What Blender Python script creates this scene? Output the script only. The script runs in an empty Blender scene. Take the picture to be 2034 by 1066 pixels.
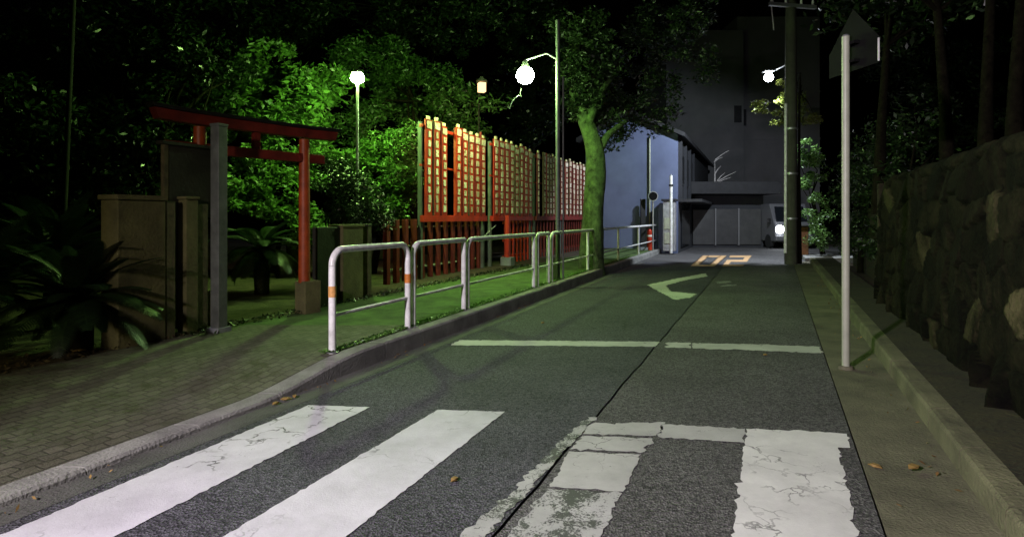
import bpy, bmesh, math, random
import numpy as np
from mathutils import Vector, Matrix
R = math.radians
random.seed(7)
S = bpy.context.scene
C = S.collection

# ------------------------------------------------------------------ camera, sky, lights, exposure
FPX, CAMH, HOR = 1200.0, 1.25, 432.0
cam = bpy.data.cameras.new("camera")
cam.sensor_width = 36.0
cam.lens = 36.0 * FPX / 2034.0
cam.shift_y = (HOR - 533.0) / 2034.0
cam.clip_start, cam.clip_end = 0.05, 500
co = bpy.data.objects.new("camera", cam); C.objects.link(co)
co.location = (0, 0, CAMH); co.rotation_euler = (R(90), 0, 0)
S.camera = co

W = bpy.data.worlds.new("World"); S.world = W; W.use_nodes = True
wn = W.node_tree.nodes; wl = W.node_tree.links
sky = wn.new("ShaderNodeTexSky"); sky.sky_type = 'NISHITA'; sky.sun_disc = False
sky.sun_elevation = R(-4.5); sky.sun_rotation = R(200)
wl.new(sky.outputs[0], wn["Background"].inputs[0])
wn["Background"].inputs[1].default_value = 0.02

vs = S.view_settings
vs.view_transform = 'Standard'; vs.look = 'None'; vs.exposure = 0; vs.gamma = 1; vs.use_curve_mapping = False
S.cycles.use_denoising = True
S.cycles.max_bounces = 5; S.cycles.diffuse_bounces = 3; S.cycles.transparent_max_bounces = 8
S.cycles.sample_clamp_indirect = 3.0; S.cycles.sample_clamp_direct = 0
S.cycles.caustics_reflective = False; S.cycles.caustics_refractive = False

GLOBE_MAIN, GLOBE_FAR = 400.0, 900.0            # radiance of the two mercury globes
STREET_WHITE, WARM_FILL, LED_WHITE = 3800.0, 460.0, 1700.0   # watts: street lamp, added warm fill, LED lamp
MERCURY = (0.58, 1.0, 0.34)
WARM_LANTERN = 125.0                            # watts

# ------------------------------------------------------------------ helpers
def G(x, y, z=0.0):
    Y = FPX * (CAMH - z) / (y - HOR)
    return Vector(((x - 1017) / FPX * Y, Y, z))
def P(x, y, Y):
    return Vector(((x - 1017) / FPX * Y, Y, CAMH + (HOR - y) / FPX * Y))
SL = 0.41
DU = Vector((SL, 1, 0)).normalized()            # along the road
DN = Vector((1, -SL, 0)).normalized()           # across, towards the right
RA = math.atan2(DU.y, DU.x)

class MB:
    def __init__(s): s.v = []; s.f = []; s.sm = []
    def add(s, vs, fs, smooth=False):
        o = len(s.v); s.v += [Vector(p) for p in vs]
        s.f += [tuple(i + o for i in f) for f in fs]; s.sm += [smooth] * len(fs); return s
    def box(s, c, size, ang=0.0):
        c = Vector(c); hx, hy, hz = [a / 2 for a in size]
        ca, sa = math.cos(ang), math.sin(ang)
        vs = []
        for z in (-hz, hz):
            for x, y in ((-hx, -hy), (hx, -hy), (hx, hy), (-hx, hy)):
                vs.append(c + Vector((x * ca - y * sa, x * sa + y * ca, z)))
        return s.add(vs, [(0, 3, 2, 1), (4, 5, 6, 7), (0, 1, 5, 4), (1, 2, 6, 5), (2, 3, 7, 6), (3, 0, 4, 7)])
    def prism(s, poly, off):
        n = len(poly); poly = [Vector(p) for p in poly]; off = Vector(off)
        vs = poly + [p + off for p in poly]
        fs = [tuple(range(n))[::-1], tuple(range(n, 2 * n))] + [(i, (i + 1) % n, n + (i + 1) % n, n + i) for i in range(n)]
        return s.add(vs, fs)
    def tube(s, pts, rad, seg=10, cap=True):
        pts = [Vector(p) for p in pts]; n = len(pts)
        if not hasattr(rad, '__len__'): rad = [rad] * n
        vs = []; ref = None
        for i, p in enumerate(pts):
            t = (pts[min(i + 1, n - 1)] - pts[max(i - 1, 0)]).normalized()
            if ref is None: ref = t.orthogonal().normalized()
            ref = (ref - t * ref.dot(t)).normalized()
            b = t.cross(ref)
            for k in range(seg):
                a = 2 * math.pi * k / seg
                vs.append(p + (ref * math.cos(a) + b * math.sin(a)) * rad[i])
        fs = [(i * seg + k, i * seg + (k + 1) % seg, (i + 1) * seg + (k + 1) % seg, (i + 1) * seg + k) for i in range(n - 1) for k in range(seg)]
        s.add(vs, fs, True)
        if cap:
            s.add(vs[:seg], [tuple(range(seg))[::-1]]); s.add(vs[-seg:], [tuple(range(seg))])
        return s
    def ball(s, c, r, seg=16, rings=10):
        c = Vector(c); r = r if hasattr(r, '__len__') else (r, r, r)
        vs = []
        for i in range(rings + 1):
            th = math.pi * i / rings
            for k in range(seg):
                ph = 2 * math.pi * k / seg
                vs.append(c + Vector((r[0] * math.sin(th) * math.cos(ph), r[1] * math.sin(th) * math.sin(ph), r[2] * math.cos(th))))
        fs = [(i * seg + k, (i + 1) * seg + k, (i + 1) * seg + (k + 1) % seg, i * seg + (k + 1) % seg) for i in range(rings) for k in range(seg)]
        return s.add(vs, fs, True)
    def build(s, name, mat, parent=None, bevel=0.0):
        org = Vector((0, 0, 0))
        if parent:
            p = parent
            while p: org += p.location; p = p.parent
        m = bpy.data.meshes.new(name)
        m.from_pydata([tuple(v - org) for v in s.v], [], s.f)
        m.polygons.foreach_set('use_smooth', s.sm)
        m.materials.append(mat); m.update()
        o = bpy.data.objects.new(name, m); C.objects.link(o); o.parent = parent
        if bevel:
            b = o.modifiers.new("bevel", 'BEVEL'); b.width = bevel; b.segments = 2; b.limit_method = 'ANGLE'
        return o
def np_mesh(name, V, F, mat, parent=None):
    org = Vector((0, 0, 0)); p = parent
    while p: org += p.location; p = p.parent
    V = np.asarray(V, np.float32) - np.array(org, np.float32); F = np.asarray(F, np.int32)
    m = bpy.data.meshes.new(name)
    m.vertices.add(len(V)); m.vertices.foreach_set('co', V.ravel())
    k = F.shape[1]
    m.loops.add(F.size); m.loops.foreach_set('vertex_index', F.ravel())
    m.polygons.add(len(F)); m.polygons.foreach_set('loop_start', np.arange(0, F.size, k, dtype=np.int32))
    m.materials.append(mat); m.update(calc_edges=True)
    o = bpy.data.objects.new(name, m); C.objects.link(o); o.parent = parent
    return o
def tag(o, label=None, cat=None, group=None, kind=None):
    if label: o['label'] = label
    if cat: o['category'] = cat
    if group: o['group'] = group
    if kind: o['kind'] = kind
    return o
def thing(name, label, cat, loc, group=None):
    o = bpy.data.objects.new(name, None); C.objects.link(o); o.location = Vector(loc); o.empty_display_size = .2
    return tag(o, label, cat, group)
def struct(o): o['kind'] = 'structure'; return o

# ------------------------------------------------------------------ materials
def mat(name, col, rough=.7, metal=0, var=.25, scale=6.0, bump=0.0, bscale=None, col2=None, spec=.5, detail=6):
    m = bpy.data.materials.new(name); m.use_nodes = True
    n = m.node_tree.nodes; l = m.node_tree.links; b = n["Principled BSDF"]
    tc = n.new("ShaderNodeTexCoord"); no = n.new("ShaderNodeTexNoise")
    no.inputs['Scale'].default_value = scale; no.inputs['Detail'].default_value = detail; no.inputs['Roughness'].default_value = .65
    l.new(tc.outputs['Object'], no.inputs['Vector'])
    r = n.new("ShaderNodeValToRGB")
    c2 = col2 if col2 else tuple(min(1, c * (1 + var)) for c in col)
    c1 = tuple(c * (1 - var) for c in col)
    r.color_ramp.elements[0].color = (*c1, 1); r.color_ramp.elements[1].color = (*c2, 1)
    r.color_ramp.elements[0].position = .32; r.color_ramp.elements[1].position = .68
    l.new(no.outputs['Fac'], r.inputs['Fac']); l.new(r.outputs['Color'], b.inputs['Base Color'])
    b.inputs['Roughness'].default_value = rough; b.inputs['Metallic'].default_value = metal
    b.inputs['Specular IOR Level'].default_value = spec
    if bump:
        n2 = n.new("ShaderNodeTexNoise"); n2.inputs['Scale'].default_value = bscale or scale * 4; n2.inputs['Detail'].default_value = 5
        l.new(tc.outputs['Object'], n2.inputs['Vector'])
        bp = n.new("ShaderNodeBump"); bp.inputs['Strength'].default_value = bump; bp.inputs['Distance'].default_value = .02
        l.new(n2.outputs['Fac'], bp.inputs['Height']); l.new(bp.outputs['Normal'], b.inputs['Normal'])
    return m
def mixrgb(n, l, fac, a, bcol):
    x = n.new("ShaderNodeMix"); x.data_type = 'RGBA'
    for key, val in ((0, fac), (6, a), (7, bcol)):
        if hasattr(val, 'is_output'): l.new(val, x.inputs[key])
        else: x.inputs[key].default_value = val if key == 0 else (*val, 1)
    return x.outputs[2]
def ramp(n, l, src, a, b, ca=(0, 0, 0), cb=(1, 1, 1)):
    r = n.new("ShaderNodeValToRGB"); r.color_ramp.elements[0].position = a; r.color_ramp.elements[1].position = b
    r.color_ramp.elements[0].color = (*ca, 1); r.color_ramp.elements[1].color = (*cb, 1); l.new(src, r.inputs['Fac']); return r.outputs['Color']
def noise(n, l, vec, scale, detail=5, rough=.6, dist=0):
    t = n.new("ShaderNodeTexNoise"); t.inputs['Scale'].default_value = scale; t.inputs['Detail'].default_value = detail
    t.inputs['Roughness'].default_value = rough; t.inputs['Distortion'].default_value = dist; l.new(vec, t.inputs['Vector']); return t.outputs['Fac']
def asphalt(name, dark, light, patch=.25):
    m = bpy.data.materials.new(name); m.use_nodes = True; n = m.node_tree.nodes; l = m.node_tree.links; b = n["Principled BSDF"]
    v = n.new("ShaderNodeTexCoord").outputs['Object']
    vo = n.new("ShaderNodeTexVoronoi"); vo.inputs['Scale'].default_value = 95; l.new(v, vo.inputs['Vector'])
    sp = n.new("ShaderNodeSeparateColor"); l.new(vo.outputs['Color'], sp.inputs[0])
    agg = ramp(n, l, sp.outputs[0], .1, .95, dark, light)
    big0 = ramp(n, l, noise(n, l, v, 1.3, 6, .7), .3, .75, (1 - patch,) * 3, (1 + patch,) * 3)
    big1 = ramp(n, l, noise(n, l, v, .45, 4, .6, .6), .35, .65, (.78, .78, .78), (1.15, 1.15, 1.15))
    mb = n.new("ShaderNodeMix"); mb.data_type = 'RGBA'; mb.blend_type = 'MULTIPLY'; mb.inputs[0].default_value = 1
    l.new(big0, mb.inputs[6]); l.new(big1, mb.inputs[7]); big = mb.outputs[2]
    mul = n.new("ShaderNodeMix"); mul.data_type = 'RGBA'; mul.blend_type = 'MULTIPLY'; mul.inputs[0].default_value = 1
    l.new(agg, mul.inputs[6]); l.new(big, mul.inputs[7])
    # hairline cracks
    vc = n.new("ShaderNodeTexVoronoi"); vc.feature = 'DISTANCE_TO_EDGE'; vc.inputs['Scale'].default_value = .55
    wv = n.new("ShaderNodeVectorMath"); wv.operation = 'ADD'
    nn = n.new("ShaderNodeTexNoise"); nn.inputs['Scale'].default_value = 3; nn.inputs['Detail'].default_value = 5; l.new(v, nn.inputs['Vector'])
    sc = n.new("ShaderNodeVectorMath"); sc.operation = 'SCALE'; sc.inputs['Scale'].default_value = .5; l.new(nn.outputs['Color'], sc.inputs[0])
    l.new(v, wv.inputs[0]); l.new(sc.outputs[0], wv.inputs[1]); l.new(wv.outputs[0], vc.inputs['Vector'])
    cr = ramp(n, l, vc.outputs['Distance'], .002, .006, (1, 1, 1), (0, 0, 0))
    gate = ramp(n, l, noise(n, l, v, .8, 3), .5, .6)
    mm = n.new("ShaderNodeMath"); mm.operation = 'MULTIPLY'; l.new(cr, mm.inputs[0]); l.new(gate, mm.inputs[1])
    m2 = n.new("ShaderNodeMath"); m2.operation = 'MULTIPLY'; l.new(mm.outputs[0], m2.inputs[0]); m2.inputs[1].default_value = .7
    colr = mixrgb(n, l, m2.outputs[0], mul.outputs[2], (.012, .012, .012))
    l.new(colr, b.inputs['Base Color']); b.inputs['Roughness'].default_value = .78; b.inputs['Specular IOR Level'].default_value = .35
    bp = n.new("ShaderNodeBump"); bp.inputs['Strength'].default_value = .8; bp.inputs['Distance'].default_value = .008
    l.new(vo.outputs['Distance'], bp.inputs['Height']); l.new(bp.outputs['Normal'], b.inputs['Normal'])
    return m
def paint(name, col, under, wear=.5, crack=1.0, cw=.022):
    """road paint: wear 0 = whole, 1 = nearly gone"""
    m = bpy.data.materials.new(name); m.use_nodes = True; n = m.node_tree.nodes; l = m.node_tree.links; b = n["Principled BSDF"]
    v = n.new("ShaderNodeTexCoord").outputs['Object']
    f1 = noise(n, l, v, 5.5, 9, .72, .4); f2 = noise(n, l, v, 90, 4, .7)
    ad = n.new("ShaderNodeMath"); ad.operation = 'MULTIPLY_ADD'; l.new(f2, ad.inputs[0]); ad.inputs[1].default_value = .55; l.new(f1, ad.inputs[2])
    t = .48 + wear * .55
    keep = ramp(n, l, ad.outputs[0], t - .03, t + .03)
    tone = ramp(n, l, noise(n, l, v, 2.2, 7, .7), .3, .7, tuple(c * .66 for c in col), col)
    vc = n.new("ShaderNodeTexVoronoi"); vc.feature = 'DISTANCE_TO_EDGE'; vc.inputs['Scale'].default_value = 4.5
    nn = n.new("ShaderNodeTexNoise"); nn.inputs['Scale'].default_value = 9; nn.inputs['Detail'].default_value = 4; l.new(v, nn.inputs['Vector'])
    sc = n.new("ShaderNodeVectorMath"); sc.operation = 'SCALE'; sc.inputs['Scale'].default_value = .25; l.new(nn.outputs['Color'], sc.inputs[0])
    wv = n.new("ShaderNodeVectorMath"); wv.operation = 'ADD'; l.new(v, wv.inputs[0]); l.new(sc.outputs[0], wv.inputs[1]); l.new(wv.outputs[0], vc.inputs['Vector'])
    cr = ramp(n, l, vc.outputs['Distance'], cw * .4, cw, (1, 1, 1), (0, 0, 0))
    gate = ramp(n, l, noise(n, l, v, 1.7, 5), .5, .6)
    mm = n.new("ShaderNodeMath"); mm.operation = 'MULTIPLY'; l.new(cr, mm.inputs[0]); l.new(gate, mm.inputs[1])
    m3 = n.new("ShaderNodeMath"); m3.operation = 'MULTIPLY'; l.new(mm.outputs[0], m3.inputs[0]); m3.inputs[1].default_value = crack
    c1 = mixrgb(n, l, keep, under, tone)
    c2 = mixrgb(n, l, m3.outputs[0], c1, tuple(c * .6 for c in under))
    l.new(c2, b.inputs['Base Color']); b.inputs['Roughness'].default_value = .65
    bp = n.new("ShaderNodeBump"); bp.inputs['Strength'].default_value = .35; bp.inputs['Distance'].default_value = .005
    l.new(f2, bp.inputs['Height']); l.new(bp.outputs['Normal'], b.inputs['Normal'])
    return m
def pavers(name, dark, light):
    m = bpy.data.materials.new(name); m.use_nodes = True; n = m.node_tree.nodes; l = m.node_tree.links; b = n["Principled BSDF"]
    tc = n.new("ShaderNodeTexCoord"); mp = n.new("ShaderNodeMapping"); mp.inputs['Rotation'].default_value = (0, 0, -RA)
    l.new(tc.outputs['Object'], mp.inputs['Vector']); v = mp.outputs['Vector']
    br = n.new("ShaderNodeTexBrick"); br.inputs['Scale'].default_value = 1; br.inputs['Brick Width'].default_value = .11; br.inputs['Row Height'].default_value = .075
    br.inputs['Mortar Size'].default_value = .007; br.inputs['Mortar Smooth'].default_value = .5; br.inputs['Bias'].default_value = -.1
    br.inputs['Color1'].default_value = (*dark, 1); br.inputs['Color2'].default_value = (*light, 1); br.inputs['Mortar'].default_value = (*[c * .7 for c in dark], 1)
    wob = n.new("ShaderNodeTexNoise"); wob.inputs['Scale'].default_value = 12; l.new(v, wob.inputs['Vector'])
    sc = n.new("ShaderNodeVectorMath"); sc.operation = 'SCALE'; sc.inputs['Scale'].default_value = .015; sc.inputs['Scale'].default_value = .04; l.new(wob.outputs['Color'], sc.inputs[0])
    wv = n.new("ShaderNodeVectorMath"); wv.operation = 'ADD'; l.new(v, wv.inputs[0]); l.new(sc.outputs[0], wv.inputs[1]); l.new(wv.outputs[0], br.inputs['Vector'])
    big = ramp(n, l, noise(n, l, v, 2.0, 8, .75), .25, .75, (.6, .56, .44), (1.3, 1.3, 1.3))
    mul = n.new("ShaderNodeMix"); mul.data_type = 'RGBA'; mul.blend_type = 'MULTIPLY'; mul.inputs[0].default_value = 1
    l.new(br.outputs['Color'], mul.inputs[6]); l.new(big, mul.inputs[7])
    mo = ramp(n, l, noise(n, l, v, 4.5, 8, .75, .5), .52, .66)
    l.new(mixrgb(n, l, mo, mul.outputs[2], (.05, .055, .022)), b.inputs['Base Color'])
    b.inputs['Roughness'].default_value = .8
    f2 = noise(n, l, v, 55, 4, .7); ad = n.new("ShaderNodeMath"); ad.operation = 'MULTIPLY_ADD'; l.new(br.outputs['Fac'], ad.inputs[0]); ad.inputs[1].default_value = -1.0; l.new(f2, ad.inputs[2])
    bp = n.new("ShaderNodeBump"); bp.inputs['Strength'].default_value = .9; bp.inputs['Distance'].default_value = .012
    l.new(ad.outputs[0], bp.inputs['Height']); l.new(bp.outputs['Normal'], b.inputs['Normal'])
    return m
def leafmat(name, a, b_, rough=.42, trans=.25):
    m = bpy.data.materials.new(name); m.use_nodes = True; n = m.node_tree.nodes; l = m.node_tree.links; b = n["Principled BSDF"]
    ge = n.new("ShaderNodeNewGeometry"); col = ramp(n, l, ge.outputs['Random Per Island'], 0, 1, a, b_)
    l.new(col, b.inputs['Base Color']); b.inputs['Roughness'].default_value = rough
    tr = n.new("ShaderNodeBsdfTranslucent"); l.new(col, tr.inputs['Color'])
    mx = n.new("ShaderNodeMixShader"); mx.inputs[0].default_value = trans
    l.new(b.outputs[0], mx.inputs[1]); l.new(tr.outputs[0], mx.inputs[2]); l.new(mx.outputs[0], n["Material Output"].inputs['Surface'])
    return m
def glow(name, col, strength):
    m = bpy.data.materials.new(name); m.use_nodes = True; n = m.node_tree.nodes; l = m.node_tree.links
    n.remove(n["Principled BSDF"]); e = n.new("ShaderNodeEmission"); e.inputs[0].default_value = (*col, 1); e.inputs[1].default_value = strength
    l.new(e.outputs[0], n["Material Output"].inputs['Surface']); return m
def glass(name, col=(.01, .012, .015)):
    m = mat(name, col, rough=.08, var=.1, scale=2); return m

M = dict(
    asph=asphalt('asphalt_dark', (.027, .027, .033), (.118, .116, .134)),
    asph2=asphalt('asphalt_worn', (.042, .041, .042), (.175, .17, .168)),
    gutter=mat('gutter_concrete', (.125, .118, .075), .85, var=.4, scale=2.4, bump=.5, bscale=70),  # warm light on the right side put into the concrete's ochre
    gutterl=mat('grey_gutter_concrete', (.085, .085, .078), .85, var=.4, scale=2.4, bump=.5, bscale=70),
    kerb=mat('kerb_concrete', (.26, .26, .24), .85, var=.35, scale=3, bump=.5, bscale=60),
    warmkerb=mat('warmlit_kerb_concrete', (.12, .115, .065), .9, var=.45, scale=2.6, bump=.6, bscale=50),  # yellowish lamplight put into the kerb's olive colour
    mossy=mat('moss_lampgreen_paving', (.045, .085, .018), .9, var=.45, scale=3.5, bump=.7, bscale=60, col2=(.10, .18, .04)),  # moss green deepened to carry the lamp's green light
    pave=pavers('paver_blocks', (.10, .099, .073), (.15, .147, .112)),
    soil=mat('soil', (.055, .042, .022), .95, var=.6, scale=5, bump=1, bscale=30),
    dirt=mat('dark_verge_soil', (.022, .019, .005), .95, var=.5, scale=4, bump=1, bscale=30),
    stone=mat('rubble_stone', (.006, .0053, .0022), .9, var=.6, scale=5, bump=1.0, bscale=28, col2=(.023, .020, .010), spec=.1),
    conc=mat('old_concrete', (.12, .11, .045), .9, var=.5, scale=2.3, bump=.4, bscale=40),
    concgrey=mat('grey_concrete', (.2, .21, .22), .85, var=.3, scale=3, bump=.3, bscale=40),
    dark=mat('dark_painted_wood', (.02, .018, .012), .7, var=.4, scale=8, bump=.3),
    brown=mat('weathered_wood', (.085, .07, .035), .85, var=.5, scale=9, bump=.4),
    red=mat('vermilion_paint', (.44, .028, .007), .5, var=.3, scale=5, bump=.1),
    red2=mat('shaded_vermilion_paint', (.15, .014, .008), .6, var=.4, scale=6, bump=.15),  # weak light on torii beams and far racks put into this red
    toriired=mat('torii_red_paint', (.36, .055, .010), .5, var=.35, scale=7, bump=.15),
    black=mat('black_paint', (.012, .012, .012), .5, var=.3),
    cream=mat('cream_plaque', (.72, .66, .42), .6, var=.25, scale=14),
    white=mat('white_pipe_paint', (.80, .80, .77), .36, var=.28, scale=9, bump=.08, bscale=30),
    tape=mat('orange_tape', (.62, .2, .04), .4, var=.3, scale=18),
    tapey=mat('faded_orange_tape', (.7, .36, .12), .4, var=.3, scale=18),
    polew=mat('pole_paint', (.36, .38, .29), .45, var=.15, scale=5, bump=.1),
    polew2=mat('dull_porch_paint', (.3, .3, .31), .6, var=.4, scale=6),
    galv=mat('galvanised_steel', (.35, .36, .37), .45, metal=.6, var=.2, scale=12),
    gpost=mat('grey_painted_steel', (.10, .108, .10), .55, var=.35, scale=7, bump=.1),
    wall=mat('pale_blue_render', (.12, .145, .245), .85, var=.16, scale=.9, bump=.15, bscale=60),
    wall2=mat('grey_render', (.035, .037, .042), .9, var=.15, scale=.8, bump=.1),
    tall=mat('grey_tower_render', (.2, .2, .2), .9, var=.15, scale=.5),
    shutter=mat('shutter_metal', (.06, .06, .058), .5, var=.2, scale=3),
    roof=mat('dark_roof', (.02, .02, .022), .7, var=.3),
    glass=glass('dark_glass'),
    bark=mat('mossy_bark', (.05, .085, .022), .95, var=.7, scale=7, bump=1, bscale=30, col2=(.10, .16, .05)),
    barkd=mat('dark_bark', (.008, .007, .004), .95, spec=.05, var=.5, scale=9, bump=1, bscale=22),
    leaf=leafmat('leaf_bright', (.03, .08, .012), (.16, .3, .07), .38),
    leafd=leafmat('leaf_dark', (.008, .02, .005), (.026, .05, .014), .4, .12),  # leaf green darkened to stand for weak light
    leafy=leafmat('leaf_yellow_green', (.09, .13, .02), (.2, .22, .05), .45),
    frond=leafmat('frond_green', (.006, .016, .006), (.016, .036, .01), .4, .15),
    leafm=leafmat('leaf_mid', (.02, .05, .01), (.06, .12, .03), .4, .2),
    leafk=leafmat('leaf_blackish', (.003, .008, .002), (.014, .028, .008), .3, .06),  # crowns beyond the lamps: their dark put into the leaf colour
    leafn=leafmat('leaf_night_olive', (.006, .015, .004), (.024, .04, .014), .45, .08),  # faint lamplight on the kerbside crown put into a dim olive
    dryd=leafmat('dark_dry_leaf', (.03, .018, .008), (.10, .07, .03), .8, .05),  # darker copy of the dry leaf, for the litter
    dry=leafmat('dry_leaf', (.14, .07, .02), (.36, .24, .07), .7, .1),
    bare=mat('bare_twig', (.4, .38, .36), .8),
    pole=mat('utility_pole_concrete', (.06, .06, .045), .9, var=.3, scale=4, bump=.2),
    car=mat('white_car_paint', (.13, .13, .14), .25, var=.05, scale=2),
    tyre=mat('rubber', (.015, .015, .015), .8),
    signback=mat('sign_back_metal', (.008, .008, .008), .7, metal=0, var=.2, scale=6, spec=.03),
    signblue=mat('sign_face_blue', (.02, .08, .4), .4, var=.05),
    ropew=mat('pale_rope', (.5, .5, .45), .8),
)
def tone_by_stone(m):
    n = m.node_tree.nodes; l = m.node_tree.links; b = n["Principled BSDF"]; src = b.inputs['Base Color'].links[0].from_socket
    a = n.new("ShaderNodeAttribute"); a.attribute_name = 'stone_tone'; x = n.new("ShaderNodeVectorMath"); x.operation = 'SCALE'
    l.new(src, x.inputs[0]); l.new(a.outputs['Fac'], x.inputs['Scale']); l.new(x.outputs[0], b.inputs['Base Color'])
tone_by_stone(M['stone'])
PW = (.70, .69, .74)  # lilac cast of the street lamp put into the stripe white
M['paint1'] = paint('crosswalk_paint_cracked', PW, (.06, .06, .065), wear=.16, crack=1, cw=.045)
M['paint2'] = paint('crosswalk_paint_fresh', PW, (.06, .06, .065), wear=.06, crack=.6, cw=.03)
M['paint3'] = paint('crosswalk_paint_right', (.82, .82, .79), (.08, .08, .08), wear=.13, crack=.7, cw=.03)  # paler copy, brightened where the lamplight falls weaker
M['paint4'] = paint('crosswalk_paint_old', (.56, .56, .54), (.07, .07, .07), wear=.18, crack=1)
M['paint5'] = paint('paint_ghost', (.5, .5, .49), (.065, .065, .065), wear=.5, crack=1)
M['paintl'] = paint('stop_line_paint', (.62, .62, .58), (.07, .07, .07), wear=.12, crack=.8)
M['painto'] = paint('orange_road_paint', (.8, .5, .25), (.09, .09, .09), wear=.15, crack=.6)

# ------------------------------------------------------------------ the setting
def kl(Y): return -3.25 + .40 * Y        # left kerb face
def kr(Y): return .88 + .44 * Y          # right kerb face
def seam(Y): return -1.07 + .42 * Y
def sheet(name, left, right, zl, zr, y0, y1, n, m, nx=1, jl=0):
    b = MB(); vs = []; fs = []
    for i in range(n + 1):
        Y = y0 + (y1 - y0) * i / n
        for k in range(nx + 1):
            t = k / nx
            z0 = zl(Y) if callable(zl) else zl; z1 = zr(Y) if callable(zr) else zr
            vs.append((left(Y) * (1 - t) + right(Y) * t, Y, z0 * (1 - t) + z1 * t))
    w = nx + 1
    for i in range(n):
        for k in range(nx): fs.append((i * w + k, i * w + k + 1, (i + 1) * w + k + 1, (i + 1) * w + k))
    b.add(vs, fs); return struct(b.build(name, m))

b = MB(); b.add([(-250, -120, -.06), (250, -120, -.06), (250, 400, -.06), (-250, 400, -.06)], [(0, 1, 2, 3)])
struct(b.build('ground', M['soil']))
YEND = 24.3
wob = lambda Y: .006 * math.sin(Y * 5.1) + .004 * math.sin(Y * 13.7)
sheet('road', lambda Y: kl(Y) + .2, lambda Y: seam(Y) - .008 + wob(Y), 0, 0, -6, 17, 120, M['asph'])
sheet('road', lambda Y: seam(Y) + .008 + wob(Y), lambda Y: kr(Y) - .46, 0, 0, -6, 17, 120, M['asph2'])
sheet('road_joint', lambda Y: seam(Y) - .03, lambda Y: seam(Y) + .03, -.012, -.012, -6, 17, 20, M['black'])
b = MB(); b.add([(kl(17), 17, 0), (kr(17) - .46, 17, 0), (kr(17) + 30, 17.6, 0), (40, 26, 0), (kl(26), 26, 0)], [(0, 1, 2, 3, 4)])
struct(b.build('side_road', M['asph2']))
sheet('gutter', lambda Y: kl(Y) - .01, lambda Y: kl(Y) + .196, -.004, .0, -6, 17, 60, M['gutterl'])
sheet('gutter', lambda Y: kr(Y) - .452, lambda Y: kr(Y) + .01, 0, .012, -6, 17, 60, M['gutter'])

def kh(Y):                                  # the left kerb drops at the crossing
    t = min(1, max(0, (Y - 3.95) / 1.15)); t = t * t * (3 - 2 * t)
    return .035 + .115 * t
def kerb(name, base, inner, hfun, y0, y1, m, side):
    b = MB(); prof = []; ys = []
    Y = y0; k = 0
    while Y < y1:
        ys.append((Y, 0.0)); k += 1
        if k % 6 == 0: ys += [(Y + .046, 0.0), (Y + .0465, .03), (Y + .0535, .03), (Y + .054, 0.0)]
        Y += .1
    n = len(ys) - 1
    for Y, q in ys:
        h = hfun(Y) - q; x = base(Y) - side * q
        prof.append([(x, Y, -.05), (x - side * .008, Y, h - .02), (x - side * .022, Y, h - .004), (x - side * .045, Y, h), (x - side * (inner - q), Y, h), (x - side * (inner - q), Y, -.05)])
    vs = [p for r in prof for p in r]
    fs = [(i * 6 + k, i * 6 + k + 1, (i + 1) * 6 + k + 1, (i + 1) * 6 + k) for i in range(n) for k in range(5)]
    if side < 0: fs = [f[::-1] for f in fs]
    b.add(vs, fs); return struct(b.build(name, m))
kerb('kerb', kl, .16, kh, -6, 21.5, M['kerb'], 1)
kerb('kerb', kr, .15, lambda Y: .13, -6, 17, M['warmkerb'], -1)
BK = lambda Y: -5.4 + .415 * Y
fz = lambda Y: .15 if Y > 4.5 else .15
sheet('footway', lambda Y: BK(Y) + .025 * math.sin(Y * 3), lambda Y: kl(Y) - .158, .15, lambda Y: kh(Y) - .003, -6, 6.2, 130, M['pave'], 8)
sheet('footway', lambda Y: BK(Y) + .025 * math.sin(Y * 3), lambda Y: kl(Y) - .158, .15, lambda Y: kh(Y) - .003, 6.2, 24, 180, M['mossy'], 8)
sheet('verge', lambda Y: BK(Y) - 34, lambda Y: BK(Y) + .04, .1, .14, -8, 60, 60, M['soil'], 20)
sheet('verge', lambda Y: kr(Y) + .148, lambda Y: kr(Y) + .62, .125, .16, -6, 17, 80, M['dirt'], 3)
# lit corner pavement beyond the pole
b = MB(); b.prism([(kr(17) - .1, 17.02, -.05), (kr(17) + 7, 17.3, -.05), (kr(17) + 7, 19.0, -.05), (kr(17) + .6, 18.7, -.05)], (0, 0, .17))
struct(b.build('pavement_corner', M['kerb'], None, .02))
# raised bank behind the stone wall
WX = lambda Y: 1.36 + .44 * Y
b = MB(); b.prism([(WX(-6) + .5, -6, -.05), (WX(-6) + 30, -6, -.05), (WX(30) + 30, 30, -.05), (WX(16.6) + .7, 16.6, -.05)], (0, 0, 1.5))
struct(b.build('bank', M['dirt']))

# painted markings (thin sheets 4 mm above the road)
def ragged(poly, step=.03, j=.006):
    out = []
    for i in range(len(poly)):
        a, c = poly[i], poly[(i + 1) % len(poly)]
        n = max(1, int((c - a).length / step))
        for k in range(n):
            p = a.lerp(c, k / n)
            out.append(p + Vector((random.gauss(0, j), random.gauss(0, j), 0)) if k else p)
    return out
def marking(name, polys, m, z=.004, j=.006, step=.03):
    bm = bmesh.new()
    for poly in polys:
        pts = ragged([Vector((p.x, p.y, z)) for p in poly], step, j)
        f = bm.faces.new([bm.verts.new(p) for p in pts])
    bmesh.ops.triangulate(bm, faces=bm.faces[:], ngon_method='EAR_CLIP')
    bmesh.ops.recalc_face_normals(bm, faces=bm.faces[:])
    for f in bm.faces:
        if f.normal.z < 0: f.normal_flip()
    me = bpy.data.meshes.new(name); bm.to_mesh(me); bm.free(); me.materials.append(m)
    o = bpy.data.objects.new(name, me); C.objects.link(o); return struct(o)
g = lambda L: [G(*p) for p in L]
def ext(p, q, d): return p + (p - q).normalized() * d
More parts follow.
